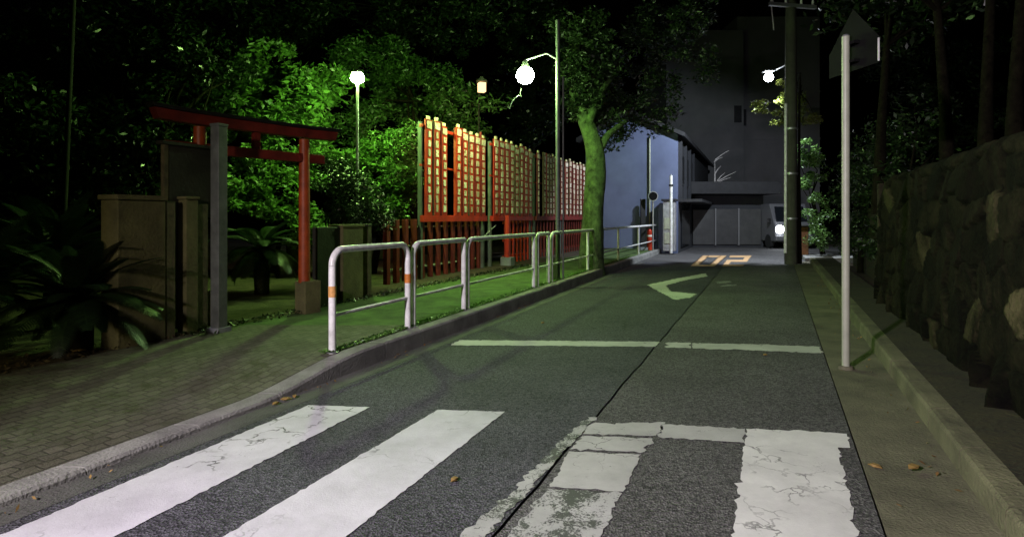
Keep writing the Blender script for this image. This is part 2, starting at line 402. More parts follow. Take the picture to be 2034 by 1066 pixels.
def stripe(tl, tr, bl, br, m, ext_by=1.6, j=.004):
    a, c, e, f = G(*tl), G(*tr), G(*bl), G(*br)
    marking('crosswalk_stripe', [[a, c, ext(f, c, ext_by), ext(e, a, ext_by)]], m, j=j)
stripe((612, 805), (735, 809), (0, 1064), (232, 1064), M['paint1'], 1.3)
stripe((870, 814), (1003, 818), (447, 1064), (690, 1064), M['paint2'], 1.3, .003)
# old half-worn stripe by the joint
marking('crosswalk_stripe', [g([(1176, 842), (1322, 839), (1303, 866), (1155, 862)]), g([(1158, 866), (1296, 871), (1280, 898), (1132, 893)])], M['paint4'], j=.008)
marking('crosswalk_stripe', [g([(1130, 897), (1274, 903), (1237, 977), (1092, 968)])], M['paint4'], j=.006)
marking('crosswalk_stripe', [g([(1088, 971), (1236, 980), (1188, 1075), (1000, 1075)])], M['paint5'], j=.008)
marking('crosswalk_stripe', [g([(1168, 829), (1186, 829), (1050, 972), (960, 1075), (900, 1075), (1010, 985), (1125, 866)])], M['paint5'], j=.01)
# right stripe with its cross bar
marking('crosswalk_stripe', [g([(1318, 843), (1420, 849), (1480, 852), (1480, 880), (1396, 874), (1308, 868)])], M['paint4'], j=.008)
a = g([(1482, 852), (1600, 856), (1682, 862), (1689, 890), (1664, 889), (1704, 1066)]); e = G(1455, 1066)
marking('crosswalk_stripe', [a[:5] + [ext(a[5], a[4], 1.2), ext(e, a[0], 1.2)]], M['paint3'], j=.008)
# stop line
marking('stop_line', [g([(912, 676), (1100, 677), (1312, 679), (1303, 689), (1100, 687), (896, 686)])], M['paintl'], j=.008)
marking('stop_line', [g([(1328, 680), (1372, 681), (1372, 692), (1322, 690)]), g([(1374, 682), (1500, 684), (1629, 689), (1631, 702), (1500, 696), (1376, 692)])], M['paintl'], j=.012)
marking('arrow_marking', [g([(1286, 566), (1345, 553), (1401, 543), (1405, 549), (1360, 557), (1322, 567), (1333, 579), (1384, 584), (1372, 591), (1340, 596)])], M['paintl'], j=.015)
marking('worn_marking', [g([(1420, 559), (1450, 558), (1455, 561), (1425, 563)]), g([(1440, 565), (1464, 565), (1460, 568), (1430, 569)])], M['paint5'])
def glyph(polys, bl, du, dv):
    out = []
    for poly in polys: out.append([G(bl[0] + u * du[0] + v * dv[0], bl[1] + u * du[1] + v * dv[1]) for u, v in poly])
    return out
marking('speed_marking', glyph([[(0, 0), (.24, 0), (.24, 1), (0, 1)], [(.76, 0), (1, 0), (1, 1), (.76, 1)], [(.245, .84), (.755, .84), (.755, 1), (.245, 1)], [(.245, 0), (.755, 0), (.755, .13), (.245, .13)]],
        (1372, 529), (46, 0), (25, -21.5)), M['painto'], j=.01)
marking('speed_marking', glyph([[(0, 1), (1, 1), (1, .42), (.25, .42), (.25, .17), (1, .17), (1, 0), (0, 0), (0, .6), (.75, .6), (.75, .83), (0, .83)]],
        (1434, 529), (42, 0), (17, -21.5)), M['painto'], j=.01)

# ------------------------------------------------------------------ guard rails
def lift(p, z): return Vector((p.x, p.y, z))
RL = lambda Y: Vector((-3.45 + .4 * Y, Y, .15))
RT, RR = .985, .030
def rail_Y(x): return -3.45 / ((x - 1017) / FPX - .4)
def arc(c, d, r, a0, a1, n=7):              # bend in the vertical plane of direction d
    return [c + d * (r * math.cos(a0 + (a1 - a0) * i / n)) + Vector((0, 0, r * math.sin(a0 + (a1 - a0) * i / n))) for i in range(n + 1)]
def hoop(name, label, Ya, Yb, left_bend=True, right_bend=True, mids=(), tapes=(), grp='white pipe guard rails along the kerb', rb=.13, low=True):
    a, c = RL(Ya), RL(Yb); d = (c - a).normalized()
    t = thing(name, label, 'guard rail', a, grp)
    top = []
    if left_bend:
        top += arc(lift(a + d * rb, RT - rb), d, rb, math.pi, math.pi / 2)
    else: top += [lift(a - d * .02, RT)]
    if right_bend:
        top += arc(lift(c - d * rb, RT - rb), d, rb, math.pi / 2, 0)
    else: top += [lift(c + d * .02, RT)]
    MB().tube(top, RR, 12).build('top_rail', M['white'], t)
    for q, bend in ((a, left_bend), (c, right_bend)):
        zt = RT - rb if bend else RT - RR
        p = MB().tube([lift(q, .10), lift(q, zt)], RR, 12).build('post', M['white'], t)
        MB().tube([lift(q, .15), lift(q, .156)], RR + .02, 12).build('base_flange', M['galv'], p)
    for Y in mids:
        q = RL(Y)
        MB().tube([lift(q, .10), lift(q, RT - RR)], RR * .9, 12).build('post', M['white'], t)
    if low: MB().tube([lift(a + d * .03, .45), lift(c - d * .03, .45)], .017, 10).build('lower_rail', M['white'], t)
    for q, mm in tapes:
        MB().tube([lift(q, .60), lift(q, .69)], RR + .002, 12, cap=False).build('tape_band', mm, t)
    return t
y = [rail_Y(x) for x in (660, 810, 820, 921, 928, 1060, 1067, 1089, 1095, 1304)]
hoop('guard_rail', 'nearest white pipe guard rail hoop with orange tape on both posts', y[0], y[1], tapes=((RL(y[0]), M['tapey']), (RL(y[1]), M['tape'])))
hoop('guard_rail', 'second white pipe guard rail hoop, right behind the taped one', y[2], y[3], right_bend=False)
hoop('guard_rail', 'third and greenish white guard rail hoop in front of the red racks', y[4], y[5], right_bend=False)
hoop('guard_rail', 'very short white guard rail hoop just left of the lamp pole', y[6], y[7], right_bend=False, rb=.09)
hoop('guard_rail', 'long white guard rail running past the green lit tree to the pale building', y[8], y[9], right_bend=False, mids=[rail_Y(x) for x in (1167, 1228, 1268)])

# ------------------------------------------------------------------ crossing sign (seen from behind)
p0 = G(1680, 733)
t = thing('crossing_sign', 'cream white pole carrying a house shaped sign plate seen from behind', 'road sign', p0)
MB().tube([p0 - Vector((0, 0, .1)), lift(p0, 1.4), lift(p0, 2.74)], .0303, 14).build('pole', M['polew'], t)
MB().tube([lift(p0, 2.74), lift(p0, 2.755)], [.033, .022], 14).build('cap', M['galv'], t)
MB().tube([lift(p0, .005), lift(p0, .03)], [.06, .052], 16).build('base_collar', M['gutter'], t)
an = R(81); nrm = Vector((math.sin(an), math.cos(an), 0)); tn = Vector((math.cos(an), -math.sin(an), 0))
c0 = lift(p0, 0) + nrm * .065
hou = [(-.29, 2.46), (.29, 2.46), (.29, 2.66), (0, 2.97), (-.29, 2.66)]
MB().prism([c0 + tn * u + Vector((0, 0, z)) for u, z in hou], nrm * .004).build('sign_plate', M['signback'], t)
hin = [(u * .96, 2.70 + (z - 2.70) * .96) for u, z in hou]
MB().prism([c0 + nrm * .006 + tn * u + Vector((0, 0, z)) for u, z in hin], nrm * .002).build('sign_face', M['signblue'], t)
MB().prism([c0 + tn * u + Vector((0, 0, z)) - nrm * .012 for u, z in ((.286, 2.47), (.292, 2.47), (.292, 2.65), (.286, 2.65))], nrm * .012).build('edge_highlight', M['white'], t)  # lit edge of the plate put in as a white strip
for z in (2.53, 2.68):
    MB().box(lift(c0 - nrm * .03, z), (.16, .05, .025), math.atan2(tn.y, tn.x)).build('bracket', M['signback'], t)

# ------------------------------------------------------------------ lamps
lamp_base = G(1108, 555, .15)
t = thing('lamp_post', 'green lit twin pipe lamp post with a round mercury globe beside the rail', 'lamp post', lamp_base)
b0 = lift(lamp_base, .1)
MB().tube([b0, lift(b0, 4.75)], .04, 12).build('pole', M['gpost'], t)
c1 = b0 + Vector((.095, .0, 0))
MB().tube([c1, lift(c1, 3.75)], .016, 8).build('conduit', M['gpost'], t)
gl = P(1043, 150, lamp_base.y)
MB().tube([lift(b0, 4.05), lift(b0, 4.0) + Vector((-.2, -.02, .16)), Vector((gl.x, gl.y, gl.z + .27))], .018, 8).build('arm', M['galv'], t)
hd = MB().tube([gl + Vector((0, 0, .13)), gl + Vector((0, 0, .25))], [.075, .04], 16).build('lamp_cap', M['galv'], t)
MB().ball(gl, .155, 28, 18).build('globe', glow('mercury_light', MERCURY, GLOBE_MAIN), hd)
cb = [P(1035, 176, gl.y), P(1033, 186, gl.y), P(1036, 193, gl.y), P(1030, 190, gl.y), P(1022, 196, gl.y), P(1016, 205, gl.y), P(1012, 216, gl.y)]
MB().tube(cb, .009, 6).build('cable', M['galv'], t)
q = G(1100, 556, .15)
MB().box(lift(q, .29), (.075, .06, .3)).build('switch_box', M['polew'], t, .008)

gf = P(710, 155, 10.3)
t = thing('garden_lamp', 'smaller flat mercury lamp on a thin pole among the lit leaves', 'lamp post', lift(gf, .12))
MB().tube([lift(gf, .1), lift(gf, gf.z - .12)], .024, 10).build('pole', M['galv'], t)
hd = MB().tube([gf + Vector((0, 0, .08)), gf + Vector((0, 0, .14))], [.09, .04], 16).build('lamp_cap', M['galv'], t)
MB().ball(gf, (.115, .115, .10), 28, 16).build('globe', glow('mercury_light_far', (.5, 1.0, .2), GLOBE_FAR), hd)

go = P(957, 174, 11.9); gb_ = P(951, 174, 13.9)
t = thing('lantern_post', 'small warm orange lantern lighting the red plaque racks', 'lantern', lift(gb_, .12))
MB().tube([lift(gb_, .1), lift(gb_, go.z + .2), Vector((go.x, go.y, go.z + .2))], .02, 8).build('pole', M['dark'], t)
MB().tube([go + Vector((0, 0, .115)), go + Vector((0, 0, .2))], [.15, .03], 4).build('lantern_roof', M['dark'], t)
MB().box(go, (.13, .13, .18), .4).build('lantern_glass', glow('warm_light', (1.0, .62, .28), 2.4), t)
LANTERN = (t, go.copy())

# utility pole with LED lamp
ub = G(1571, 517, .1)
t = thing('utility_pole', 'tall round utility pole with a white street lamp arm', 'utility pole', ub)
MB().tube([lift(ub, 0), lift(ub, 4.5), lift(ub, 9.2)], [.165, .15, .12], 16).build('pole', M['pole'], t)
le = P(1527, 150, 17.3)
MB().tube([lift(ub, le.z + .1), Vector((le.x + .2, le.y + .1, le.z + .16)), Vector((le.x, le.y, le.z + .13))], .025, 8).build('arm', M['galv'], t)
hd = MB().box((le.x, le.y, le.z + .125), (.3, .26, .05)).build('lamp_housing', M['galv'], t, .01)
MB().ball(le - Vector((0, 0, .06)), (.13, .12, .12), 24, 16).build('lens', glow('led_light', (.85, .92, 1.0), 45), hd)
MB().box(lift(ub, 6.9) + Vector((0, -.1, 0)), (1.4, .09, .09), .2).build('crossarm', M['galv'], t)
for k in (-.6, -.2, .25, .6):
    MB().tube([lift(ub, 6.94) + Vector((k, -.1 + k * .2, 0)), lift(ub, 7.1) + Vector((k, -.1 + k * .2, 0))], [.04, .025], 8).build('insulator', M['white'], t)
MB().tube([lift(ub, 7.6) + Vector((-.33, -.1, 0)), lift(ub, 8.5) + Vector((-.33, -.1, 0))], .21, 14).build('transformer', M['galv'], t)
MB().tube([lift(ub, .3) + Vector((-.175, -.06, 0)), lift(ub, 4.3) + Vector((-.165, -.06, 0))], .04, 8).build('conduit', M['white'], t)  # white colour carries the lamplit left edge of the pole
for z in (1.2, 2.4, 3.6): MB().tube([lift(ub, z), lift(ub, z + .05)], .178, 16).build('band', M['galv'], t)
def spot(name, loc, target, watts, col, deg, blend, parent, size=.08):
    ld = bpy.data.lights.new(name, 'SPOT'); ld.energy = watts; ld.color = col; ld.spot_size = R(deg); ld.spot_blend = blend; ld.shadow_soft_size = size
    o = bpy.data.objects.new(name, ld); C.objects.link(o)
    o.parent = parent; o.location = Vector(loc) - parent.location
    o.rotation_euler = (Vector(target) - Vector(loc)).to_track_quat('-Z', 'Y').to_euler(); return o
spot('led_beam', le - Vector((0, 0, .26)), (le.x - 1.2, le.y + 5.2, 0), LED_WHITE, (.8, .88, 1.0), 128, .25, t, .03)
spot('lantern_light', LANTERN[1] - DN * .14 - Vector((0, 0, .02)), (-1.0, 12.9, 2.0), WARM_LANTERN, (1.0, .72, .42), 165, .5, LANTERN[0], .06)
for k, (dx, sag) in enumerate(((-.6, .35), (-.2, .5), (.25, .6))):
    a = lift(ub, 7.1) + Vector((dx, -.1 + dx * .2, 0)); e = Vector((-2 + k * .8, -6, 8.2))
    pts = [a.lerp(e, i / 14) - Vector((0, 0, sag * 4 * (i / 14) * (1 - i / 14))) for i in range(15)]
    tag(MB().tube(pts, .012, 6).build('power_cable', M['black']), 'dark overhead power cable strung from the utility pole', 'cable', 'overhead power cables')
a = P(1527, -40, 17.4); e = P(1537, 60, 17.2)
tag(MB().tube([a, a.lerp(e, .5), e], .018, 8).build('drop_cable', M['white']), 'short pale drop cable hanging at the top above the white lamp', 'cable')

# street lamp that lights the crossing, standing on the near footway behind the camera
sb = Vector((-4.4, -2.0, .15)); sl = Vector((-3.4, -1.5, 3.15))
t = thing('street_lamp', 'tall grey street lamp over the near end of the footway', 'street lamp', sb)
MB().tube([sb, lift(sb, 3.2), lift(sb, 3.4) + Vector((.2, .1, 0)), sl + Vector((0, 0, .12))], [.07, .055, .045, .03], 12).build('pole', M['gpost'], t)
MB().tube([sl + Vector((0, 0, .03)), sl + Vector((0, 0, .16))], [.2, .08], 14).build('lamp_housing', M['galv'], t)
spot('street_beam', sl, (2.4, 5.2, 0), STREET_WHITE, (.95, .84, 1.0), 84, 1.0, t, .10)
sw = Vector((-3.5, -1.7, 3.1))
spot('warm_fill', sw, (1.0, 4.6, 0), WARM_FILL, (1.0, .86, .34), 104, 1.0, t, .2)  # unseen warm fill, added to tint the edges olive

# ------------------------------------------------------------------ torii and gate
tl, tr_ = Vector((-3.10, 6.0, .15)), Vector((-2.40, 6.98, .15))
td = (tr_ - tl); td.z = 0; td.normalize(); tang = math.atan2(td.y, td.x)
t = thing('torii_gate', 'small dark red torii gate with a black capped top beam', 'torii', tl.lerp(tr_, .5))
KZ = 2.17
for q in (tl, tr_):
    p = MB().tube([lift(q, .5), lift(q, KZ - .02)], [.066, .058], 16).build('pillar', M['toriired'], t)
    bs = MB().box(lift(q + td * .05, .33), (.22, .2, .38), tang).build('base_stone', M['conc'], t, .012)
def beam(z, e0, e1, hh, w, rise, name, m, parent, n=12, skew=0):
    L0, L1 = tl - td * e0, tr_ + td * e1; nn = Vector((-td.y, td.x, 0)); b = MB(); vs = []
    for i in range(n + 1):
        u = i / n; p = L0.lerp(L1, u); zz = z + rise * (2 * u - 1) ** 4
        for du_, dz in ((-w / 2, -hh / 2), (w / 2, -hh / 2), (w / 2, hh / 2), (-w / 2, hh / 2)):
            vs.append(lift(p, zz + dz) + nn * du_ + td * (skew * dz * (2 * u - 1)))
    fs = [(i * 4 + k, i * 4 + (k + 1) % 4, (i + 1) * 4 + (k + 1) % 4, (i + 1) * 4 + k) for i in range(n) for k in range(4)] + [(3, 2, 1, 0), tuple(n * 4 + k for k in range(4))]
    b.add(vs, fs); return b.build(name, m, parent, .004)
beam(KZ + .045, .43, .42, .10, .12, .015, 'lintel', M['red2'], t, skew=.4)
beam(KZ + .117, .47, .46, .035, .16, .018, 'cap_beam', M['black'], t, skew=.4)
beam(KZ - .235, .33, .26, .10, .075, 0, 'tie_beam', M['red2'], t)
MB().box(lift(tl.lerp(tr_, .5), KZ - .095), (.07, .06, .17), tang).build('strut', M['red2'], t)
for q in (tl, tr_):
    for s in (-1, 1): MB().box(lift(q + td * s * .075, KZ - .235) , (.04, .095, .05), tang).build('wedge', M['red2'], t)

q = G(435, 658, .15)
t = thing('grey_post', 'tall square grey post standing in front of the torii', 'post', q)
MB().box(lift(q, 1.15) - Vector((0, 0, .03)), (.108, .108, 2.02), RA).build('shaft', M['gpost'], t, .008)
MB().box(lift(q, 2.14), (.118, .118, .03), RA).build('cap', M['gpost'], t, .004)
MB().box(lift(q, .17), (.16, .16, .05), RA).build('foot_plate', M['concgrey'], t, .004)
tag(bpy.data.objects[t.name], None)

q0, q1 = P(327, 430, 5.62), P(428, 430, 6.1)
t = thing('notice_board', 'dark framed notice board above the concrete gate posts', 'notice board', lift(q0, .14))
d = (q1 - q0); d.z = 0; L = d.length; d.normalize(); an = math.atan2(d.y, d.x)
MB().box(lift(q0.lerp(q1, .5), 1.59), (L - .06, .04, .68), an).build('panel', M['dark'], t, .004)
for q in (q0, q1): MB().box(lift(q, 1.03), (.045, .05, 1.80), an).build('post', M['brown'], t, .004)
MB().box(lift(q0.lerp(q1, .5), 1.945), (L + .1, .1, .03), an).build('top_cap', M['dark'], t)

EDGE = lambda x: -5.4 / ((x - 1017) / FPX - .415)      # depth along the footway's back edge
def edge_pt(x, off=0.0):
    Y = EDGE(x); return Vector((BK(Y), Y, .13)) - DN * off
def seg_box(x0, x1, z0, z1, thick, name, m, parent, off=.06, bev=.008):
    a, c = edge_pt(x0, off), edge_pt(x1, off); d = c - a
    return MB().box(lift(a.lerp(c, .5), (z0 + z1) / 2), (d.length, thick, z1 - z0), math.atan2(d.y, d.x)).build(name, m, parent, bev)
t = thing('gate_pillar', 'wide mossy concrete gate pillar beside the dark leafy plants', 'gate pillar', edge_pt(285, .1), 'concrete gate pillars')
seg_box(236, 331, .05, 1.40, .22, 'shaft', M['conc'], t, .12); seg_box(232, 334, 1.402, 1.445, .26, 'coping', M['conc'], t, .12)
seg_box(333, 352, .1, 1.40, .16, 'gate_jamb', M['brown'], t, .10)
t = thing('gate_pillar', 'slim pale edged concrete gate pillar left of the grey post', 'gate pillar', edge_pt(384, .1), 'concrete gate pillars')
seg_box(373, 397, .05, 1.42, .12, 'shaft', M['conc'], t, .08); seg_box(397.5, 421, .08, 1.38, .10, 'gate_jamb', M['brown'], t, .10)
seg_box(370, 399, 1.422, 1.45, .15, 'coping', M['conc'], t, .08)
t = thing('metal_gate', 'dark narrow metal gate leaf between two concrete pillars', 'gate', edge_pt(362, .14))
seg_box(353, 372, .2, 1.34, .03, 'leaf', M['black'], t, .14, .002)
for z in (.42, .5, 1.02, 1.1): seg_box(352.5, 358, z, z + .02, .05, 'hinge', M['galv'], t, .10, .002)
t = thing('gate_pillar', 'concrete gate pillar right of the torii with a dark wooden board', 'gate pillar', edge_pt(690, .1), 'concrete gate pillars')
seg_box(684, 724, .05, 1.12, .2, 'shaft', M['conc'], t, .12); seg_box(682, 726, 1.122, 1.16, .23, 'coping', M['conc'], t, .12)
seg_box(638, 682, .1, 1.13, .08, 'side_board', M['dark'], t, .10)
t = thing('wooden_post', 'thin weathered wooden post between gate pillar and red fence', 'post', edge_pt(741, .1))
MB().box(lift(edge_pt(741, .1), .62), (.09, .09, 1.02), RA).build('shaft', M['brown'], t, .006)
MB().box(lift(edge_pt(741, .1), 1.145), (.1, .1, .03), RA).build('cap', M['dark'], t, .004)

# ------------------------------------------------------------------ red fence and plaque racks
F0 = Vector((-.38, 14.2, .13))
def FP(s): return F0 + DU * s                           # s metres along the fence line
def s_of(x):                                            # where the fence line passes a picture column
    k = (x - 1017) / FPX; return (k * F0.y - F0.x) / (DU.x - k * DU.y)
def fbox(b, s0, s1, z0, z1, thick, off):
    a = FP((s0 + s1) / 2) + DN * off
    b.box(lift(a, (z0 + z1) / 2), (s1 - s0, thick, z1 - z0), RA); return b
def red_fence(label, s0, s1, n, z1=1.22, pw=.10, rails=(.35, .75, 1.08), m='red2', off=0, rm='ropew', rt=.03):
    t = thing('red_fence', label, 'fence', FP(s0), 'red shrine fences')
    for i in range(n):
        s = s0 + (s1 - s0) * i / (n - 1)
        fbox(MB(), s - pw / 2, s + pw / 2, .05, z1, pw * .8, off).build('post', M[m], t, .006)
    for z in rails: fbox(MB(), s0 - .05, s1 + .05, z - rt / 2, z + rt / 2, .03, off - pw * .4 - .018).build('rail', M[rm], t)
    return t
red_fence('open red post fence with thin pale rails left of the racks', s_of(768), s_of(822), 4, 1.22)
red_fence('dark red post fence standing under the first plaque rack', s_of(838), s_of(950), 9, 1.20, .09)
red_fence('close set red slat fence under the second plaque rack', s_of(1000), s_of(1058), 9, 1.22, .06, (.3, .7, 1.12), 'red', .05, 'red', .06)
red_fence('close set dim red slat fence under the third plaque rack', s_of(1064), s_of(1150), 17, 1.22, .055, (.3, .7, 1.12), 'red2', .05, 'red2', .06)
red_fence('low red fence at the foot of the pale building', s_of(1200), s_of(1236), 9, 1.12, .07, (.4, .98), 'red', .1, 'red', .07)

ZB, ZT = 1.29, 3.0
plq = MB().add([Vector(v) for v in ((-.5, -.5, 0), (.5, -.5, 0), (.5, .5, 0), (-.5, .5, 0))], [(0, 1, 2, 3)])
plaque_meshes = {}
def plaque_mesh(w, h):
    k = (round(w, 3), round(h, 3))
    if k not in plaque_meshes:
        b = MB(); b.box((0, 0, 0), (w, .016, h))
        m = bpy.data.meshes.new('plaque'); m.from_pydata([tuple(v) for v in b.v], [], b.f); m.materials.append(M['cream2']); m.update()
        plaque_meshes[k] = m
    return plaque_meshes[k]
# cream plaque with dark brush-like strokes (illegible in the photo)
m = bpy.data.materials.new('cream_plaque_marked'); m.use_nodes = True; n_ = m.node_tree.nodes; l_ = m.node_tree.links; b_ = n_["Principled BSDF"]
tc = n_.new("ShaderNodeTexCoord"); oi = n_.new("ShaderNodeObjectInfo")
va = n_.new("ShaderNodeVectorMath"); va.operation = 'MULTIPLY_ADD'; l_.new(oi.outputs['Random'], va.inputs[0]); va.inputs[1].default_value = (37, 0, 53); l_.new(tc.outputs['Object'], va.inputs[2])
wv_ = noise(n_, l_, va.outputs[0], 16, 2, .5, 1.2)
st = ramp(n_, l_, wv_, .56, .62)
vr = mixrgb(n_, l_, oi.outputs['Random'], (.85, .78, .62), (.5, .38, .26))
cc = mixrgb(n_, l_, st, vr, (.34, .2, .10))
l_.new(cc, b_.inputs['Base Color']); b_.inputs['Roughness'].default_value = .55
M['cream2'] = m
def rack(label, cols, s0, s1, lit='red', zt=ZT, rows=10, skip=()):
    t = thing('plaque_rack', label, 'plaque rack', FP(s0), 'tall red plaque racks')
    w = (s1 - s0) / cols
    fbox(MB(), s0 - .04, s1 + .04, ZB - .12, ZB, .09, .12).build('bottom_beam', M[lit], t, .006)
    fbox(MB(), s0 - .04, s1 + .04, zt - .12, zt - .06, .05, .09).build('top_rail', M[lit], t, .004)
    fbox(MB(), s0 - .04, s1 + .04, 2.18, 2.22, .04, .08).build('middle_rail', M[lit], t, .004)
    for s in (s0, s1):
        fbox(MB(), s - .035, s + .035, .08, zt - .02, .07, .06).build('post', M['gpost'], t, .004)
    for i in range(cols):
        if i in skip: continue
        sc_ = s0 + (i + .5) * w
        dz = random.uniform(-.03, .05); bw = w * random.uniform(.8, .97)
        bd = fbox(MB(), sc_ - bw / 2, sc_ + bw / 2, ZB + .003, zt + dz, .025, .14).build('board', M[lit], t, .004)
        fbox(MB(), sc_ - .05, sc_ + .05, zt + dz + .002, zt + dz + .07, .04, .14).build('finial', M['cream'], bd, .012)
        if i: fbox(MB(), s0 + i * w - .014, s0 + i * w + .012, ZB + .003, zt + random.uniform(-.05, .1), .05, .155).build('batten', M[random.choice((lit, 'red2', 'brown'))], t)
        h = (zt + dz - ZB - .06) / rows
        for k in range(rows):
            pw = min(bw * .42, .16) * random.choice((.75, .9, 1.0)); ph = h * random.choice((.68, .75, .82))
            if k == rows - 1: pw = bw * .72
            o = bpy.data.objects.new('plaque', plaque_mesh(round(pw, 2), round(ph, 2))); C.objects.link(o); o.parent = bd
            o.location = lift(FP(sc_ + random.uniform(-.012, .012)) + DN * .163, ZB + .05 + (k + .5) * h) - t.location
            o.rotation_euler = (0, random.uniform(-.03, .03), RA)
    return t
rack('first and nearest red rack with wide columns of cream plaques', 9, s_of(829), s_of(953), skip=(3,))
rack('second red rack of cream plaques, just left of the twin lamp post', 8, s_of(968), s_of(1047))
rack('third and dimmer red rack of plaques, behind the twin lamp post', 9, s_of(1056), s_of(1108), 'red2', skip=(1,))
rack('fourth and dim pink red rack ending behind the tree trunk', 9, s_of(1112), s_of(1172), 'red2')
rack('last red plaque rack showing right of the tree trunk', 4, s_of(1180), s_of(1211), 'red')
# the bright red support post with its block and stay
q = FP(s_of(985)) + DN * .3
t = thing('red_post', 'bright red post on a green lit concrete block', 'post', q)
MB().box(lift(q, .75), (.09, .09, 1.1), RA).build('shaft', M['red'], t, .005)
MB().box(lift(q, .2), (.26, .26, .26), RA).build('base_block', M['concgrey'], t, .012)
a, e = P(950, 480, 13.2), P(985, 447, 14.0)
MB().tube([a, e], .014, 6).build('stay', M['ropew'], t)

# ------------------------------------------------------------------ trees and plants
rng = np.random.default_rng(11)
def leaves(centers, size, flat=.35):
    n = len(centers); c = np.asarray(centers, np.float32)
    d = rng.normal(size=(n, 3)); d[:, 2] *= .6; d /= np.linalg.norm(d, axis=1, keepdims=True)
    nr = rng.normal(size=(n, 3)); nr[:, 2] += 1.2
    sd = np.cross(d, nr); sd /= np.linalg.norm(sd, axis=1, keepdims=True) + 1e-6
    up = np.cross(sd, d)
    L = size * rng.uniform(.65, 1.4, (n, 1)); w = L * rng.uniform(.3, .5, (n, 1))
    v = np.stack([c - d * L * .5, c + sd * w * .5 + up * w * .12, c + d * L * .55, c - sd * w * .5 + up * w * .12], 1)
    return v.reshape(-1, 3), np.arange(n * 4).reshape(n, 4)
def crown_pts(blobs, n, clump=.28, sub=26):
    pts = []; tot = sum(b[6] if len(b) > 6 else b[3] * b[4] * b[5] for b in blobs)
    tips = []
    for b in blobs:
        k = max(40, int(n * ((b[6] if len(b) > 6 else b[3] * b[4] * b[5]) / tot)))
        ns = max(5, int(sub * (k / 2500) ** .6))
        u = rng.normal(size=(ns, 3)); u /= np.linalg.norm(u, axis=1, keepdims=True); u *= rng.uniform(.45, 1.0, (ns, 1)) ** .6
        sc_ = np.array(b[:3]) + u * np.array(b[3:6]); tips.append(sc_)
        wgt = rng.uniform(.3, 1.6, ns); wgt /= wgt.sum(); idx = rng.choice(ns, k, p=wgt)
        r = rng.normal(size=(k, 3)); r /= np.linalg.norm(r, axis=1, keepdims=True); r *= rng.uniform(0, 1, (k, 1)) ** .45
        pts.append(sc_[idx] + r * clump * np.array([1, 1, .7]) * rng.uniform(.6, 1.3, (ns, 1))[idx])
    return np.concatenate(pts), np.concatenate(tips)
def gnarled(path, rads, n=46, seg=22, seed=2):
    from mathutils import noise as mn
    path = [Vector(p) for p in path]; m = len(path); b = MB(); vs = []
    cum = [0]
    for i in range(1, m): cum.append(cum[-1] + (path[i] - path[i - 1]).length)
    def at(d):
        i = max(1, min(m - 1, next((k for k in range(1, m) if cum[k] >= d), m - 1))); u = (d - cum[i - 1]) / (cum[i] - cum[i - 1])
        p0, p1, p2, p3 = path[max(0, i - 2)], path[i - 1], path[i], path[min(m - 1, i + 1)]
        p = .5 * ((2 * p1) + (p2 - p0) * u + (2 * p0 - 5 * p1 + 4 * p2 - p3) * u * u + (3 * p1 - p0 - 3 * p2 + p3) * u ** 3)
        return p, rads[i - 1] * (1 - u) + rads[i] * u
    pr = [at(cum[-1] * k / (n - 1)) for k in range(n)]; ref = Vector((1, 0, 0))
    for k, (p, rd) in enumerate(pr):
        t = (pr[min(k + 1, n - 1)][0] - pr[max(k - 1, 0)][0]).normalized(); ref = (ref - t * ref.dot(t)).normalized(); c = t.cross(ref)
        for q in range(seg):
            a = 2 * math.pi * q / seg; d = ref * math.cos(a) + c * math.sin(a)
            w = 1 + .16 * mn.noise(Vector((math.cos(a) * 1.3, math.sin(a) * 1.3, p.z * .9 + seed))) + .09 * mn.noise(Vector((math.cos(a) * 4, math.sin(a) * 4, p.z * 1.6))) + .05 * mn.noise(Vector((math.cos(a) * 9, math.sin(a) * 9, p.z * 7)))
            vs.append(p + d * rd * w)
    b.add(vs, [(k * seg + q, k * seg + (q + 1) % seg, (k + 1) * seg + (q + 1) % seg, (k + 1) * seg + q) for k in range(n - 1) for q in range(seg)], True)
    b.add(vs[-seg:], [tuple(range(seg))]); return b
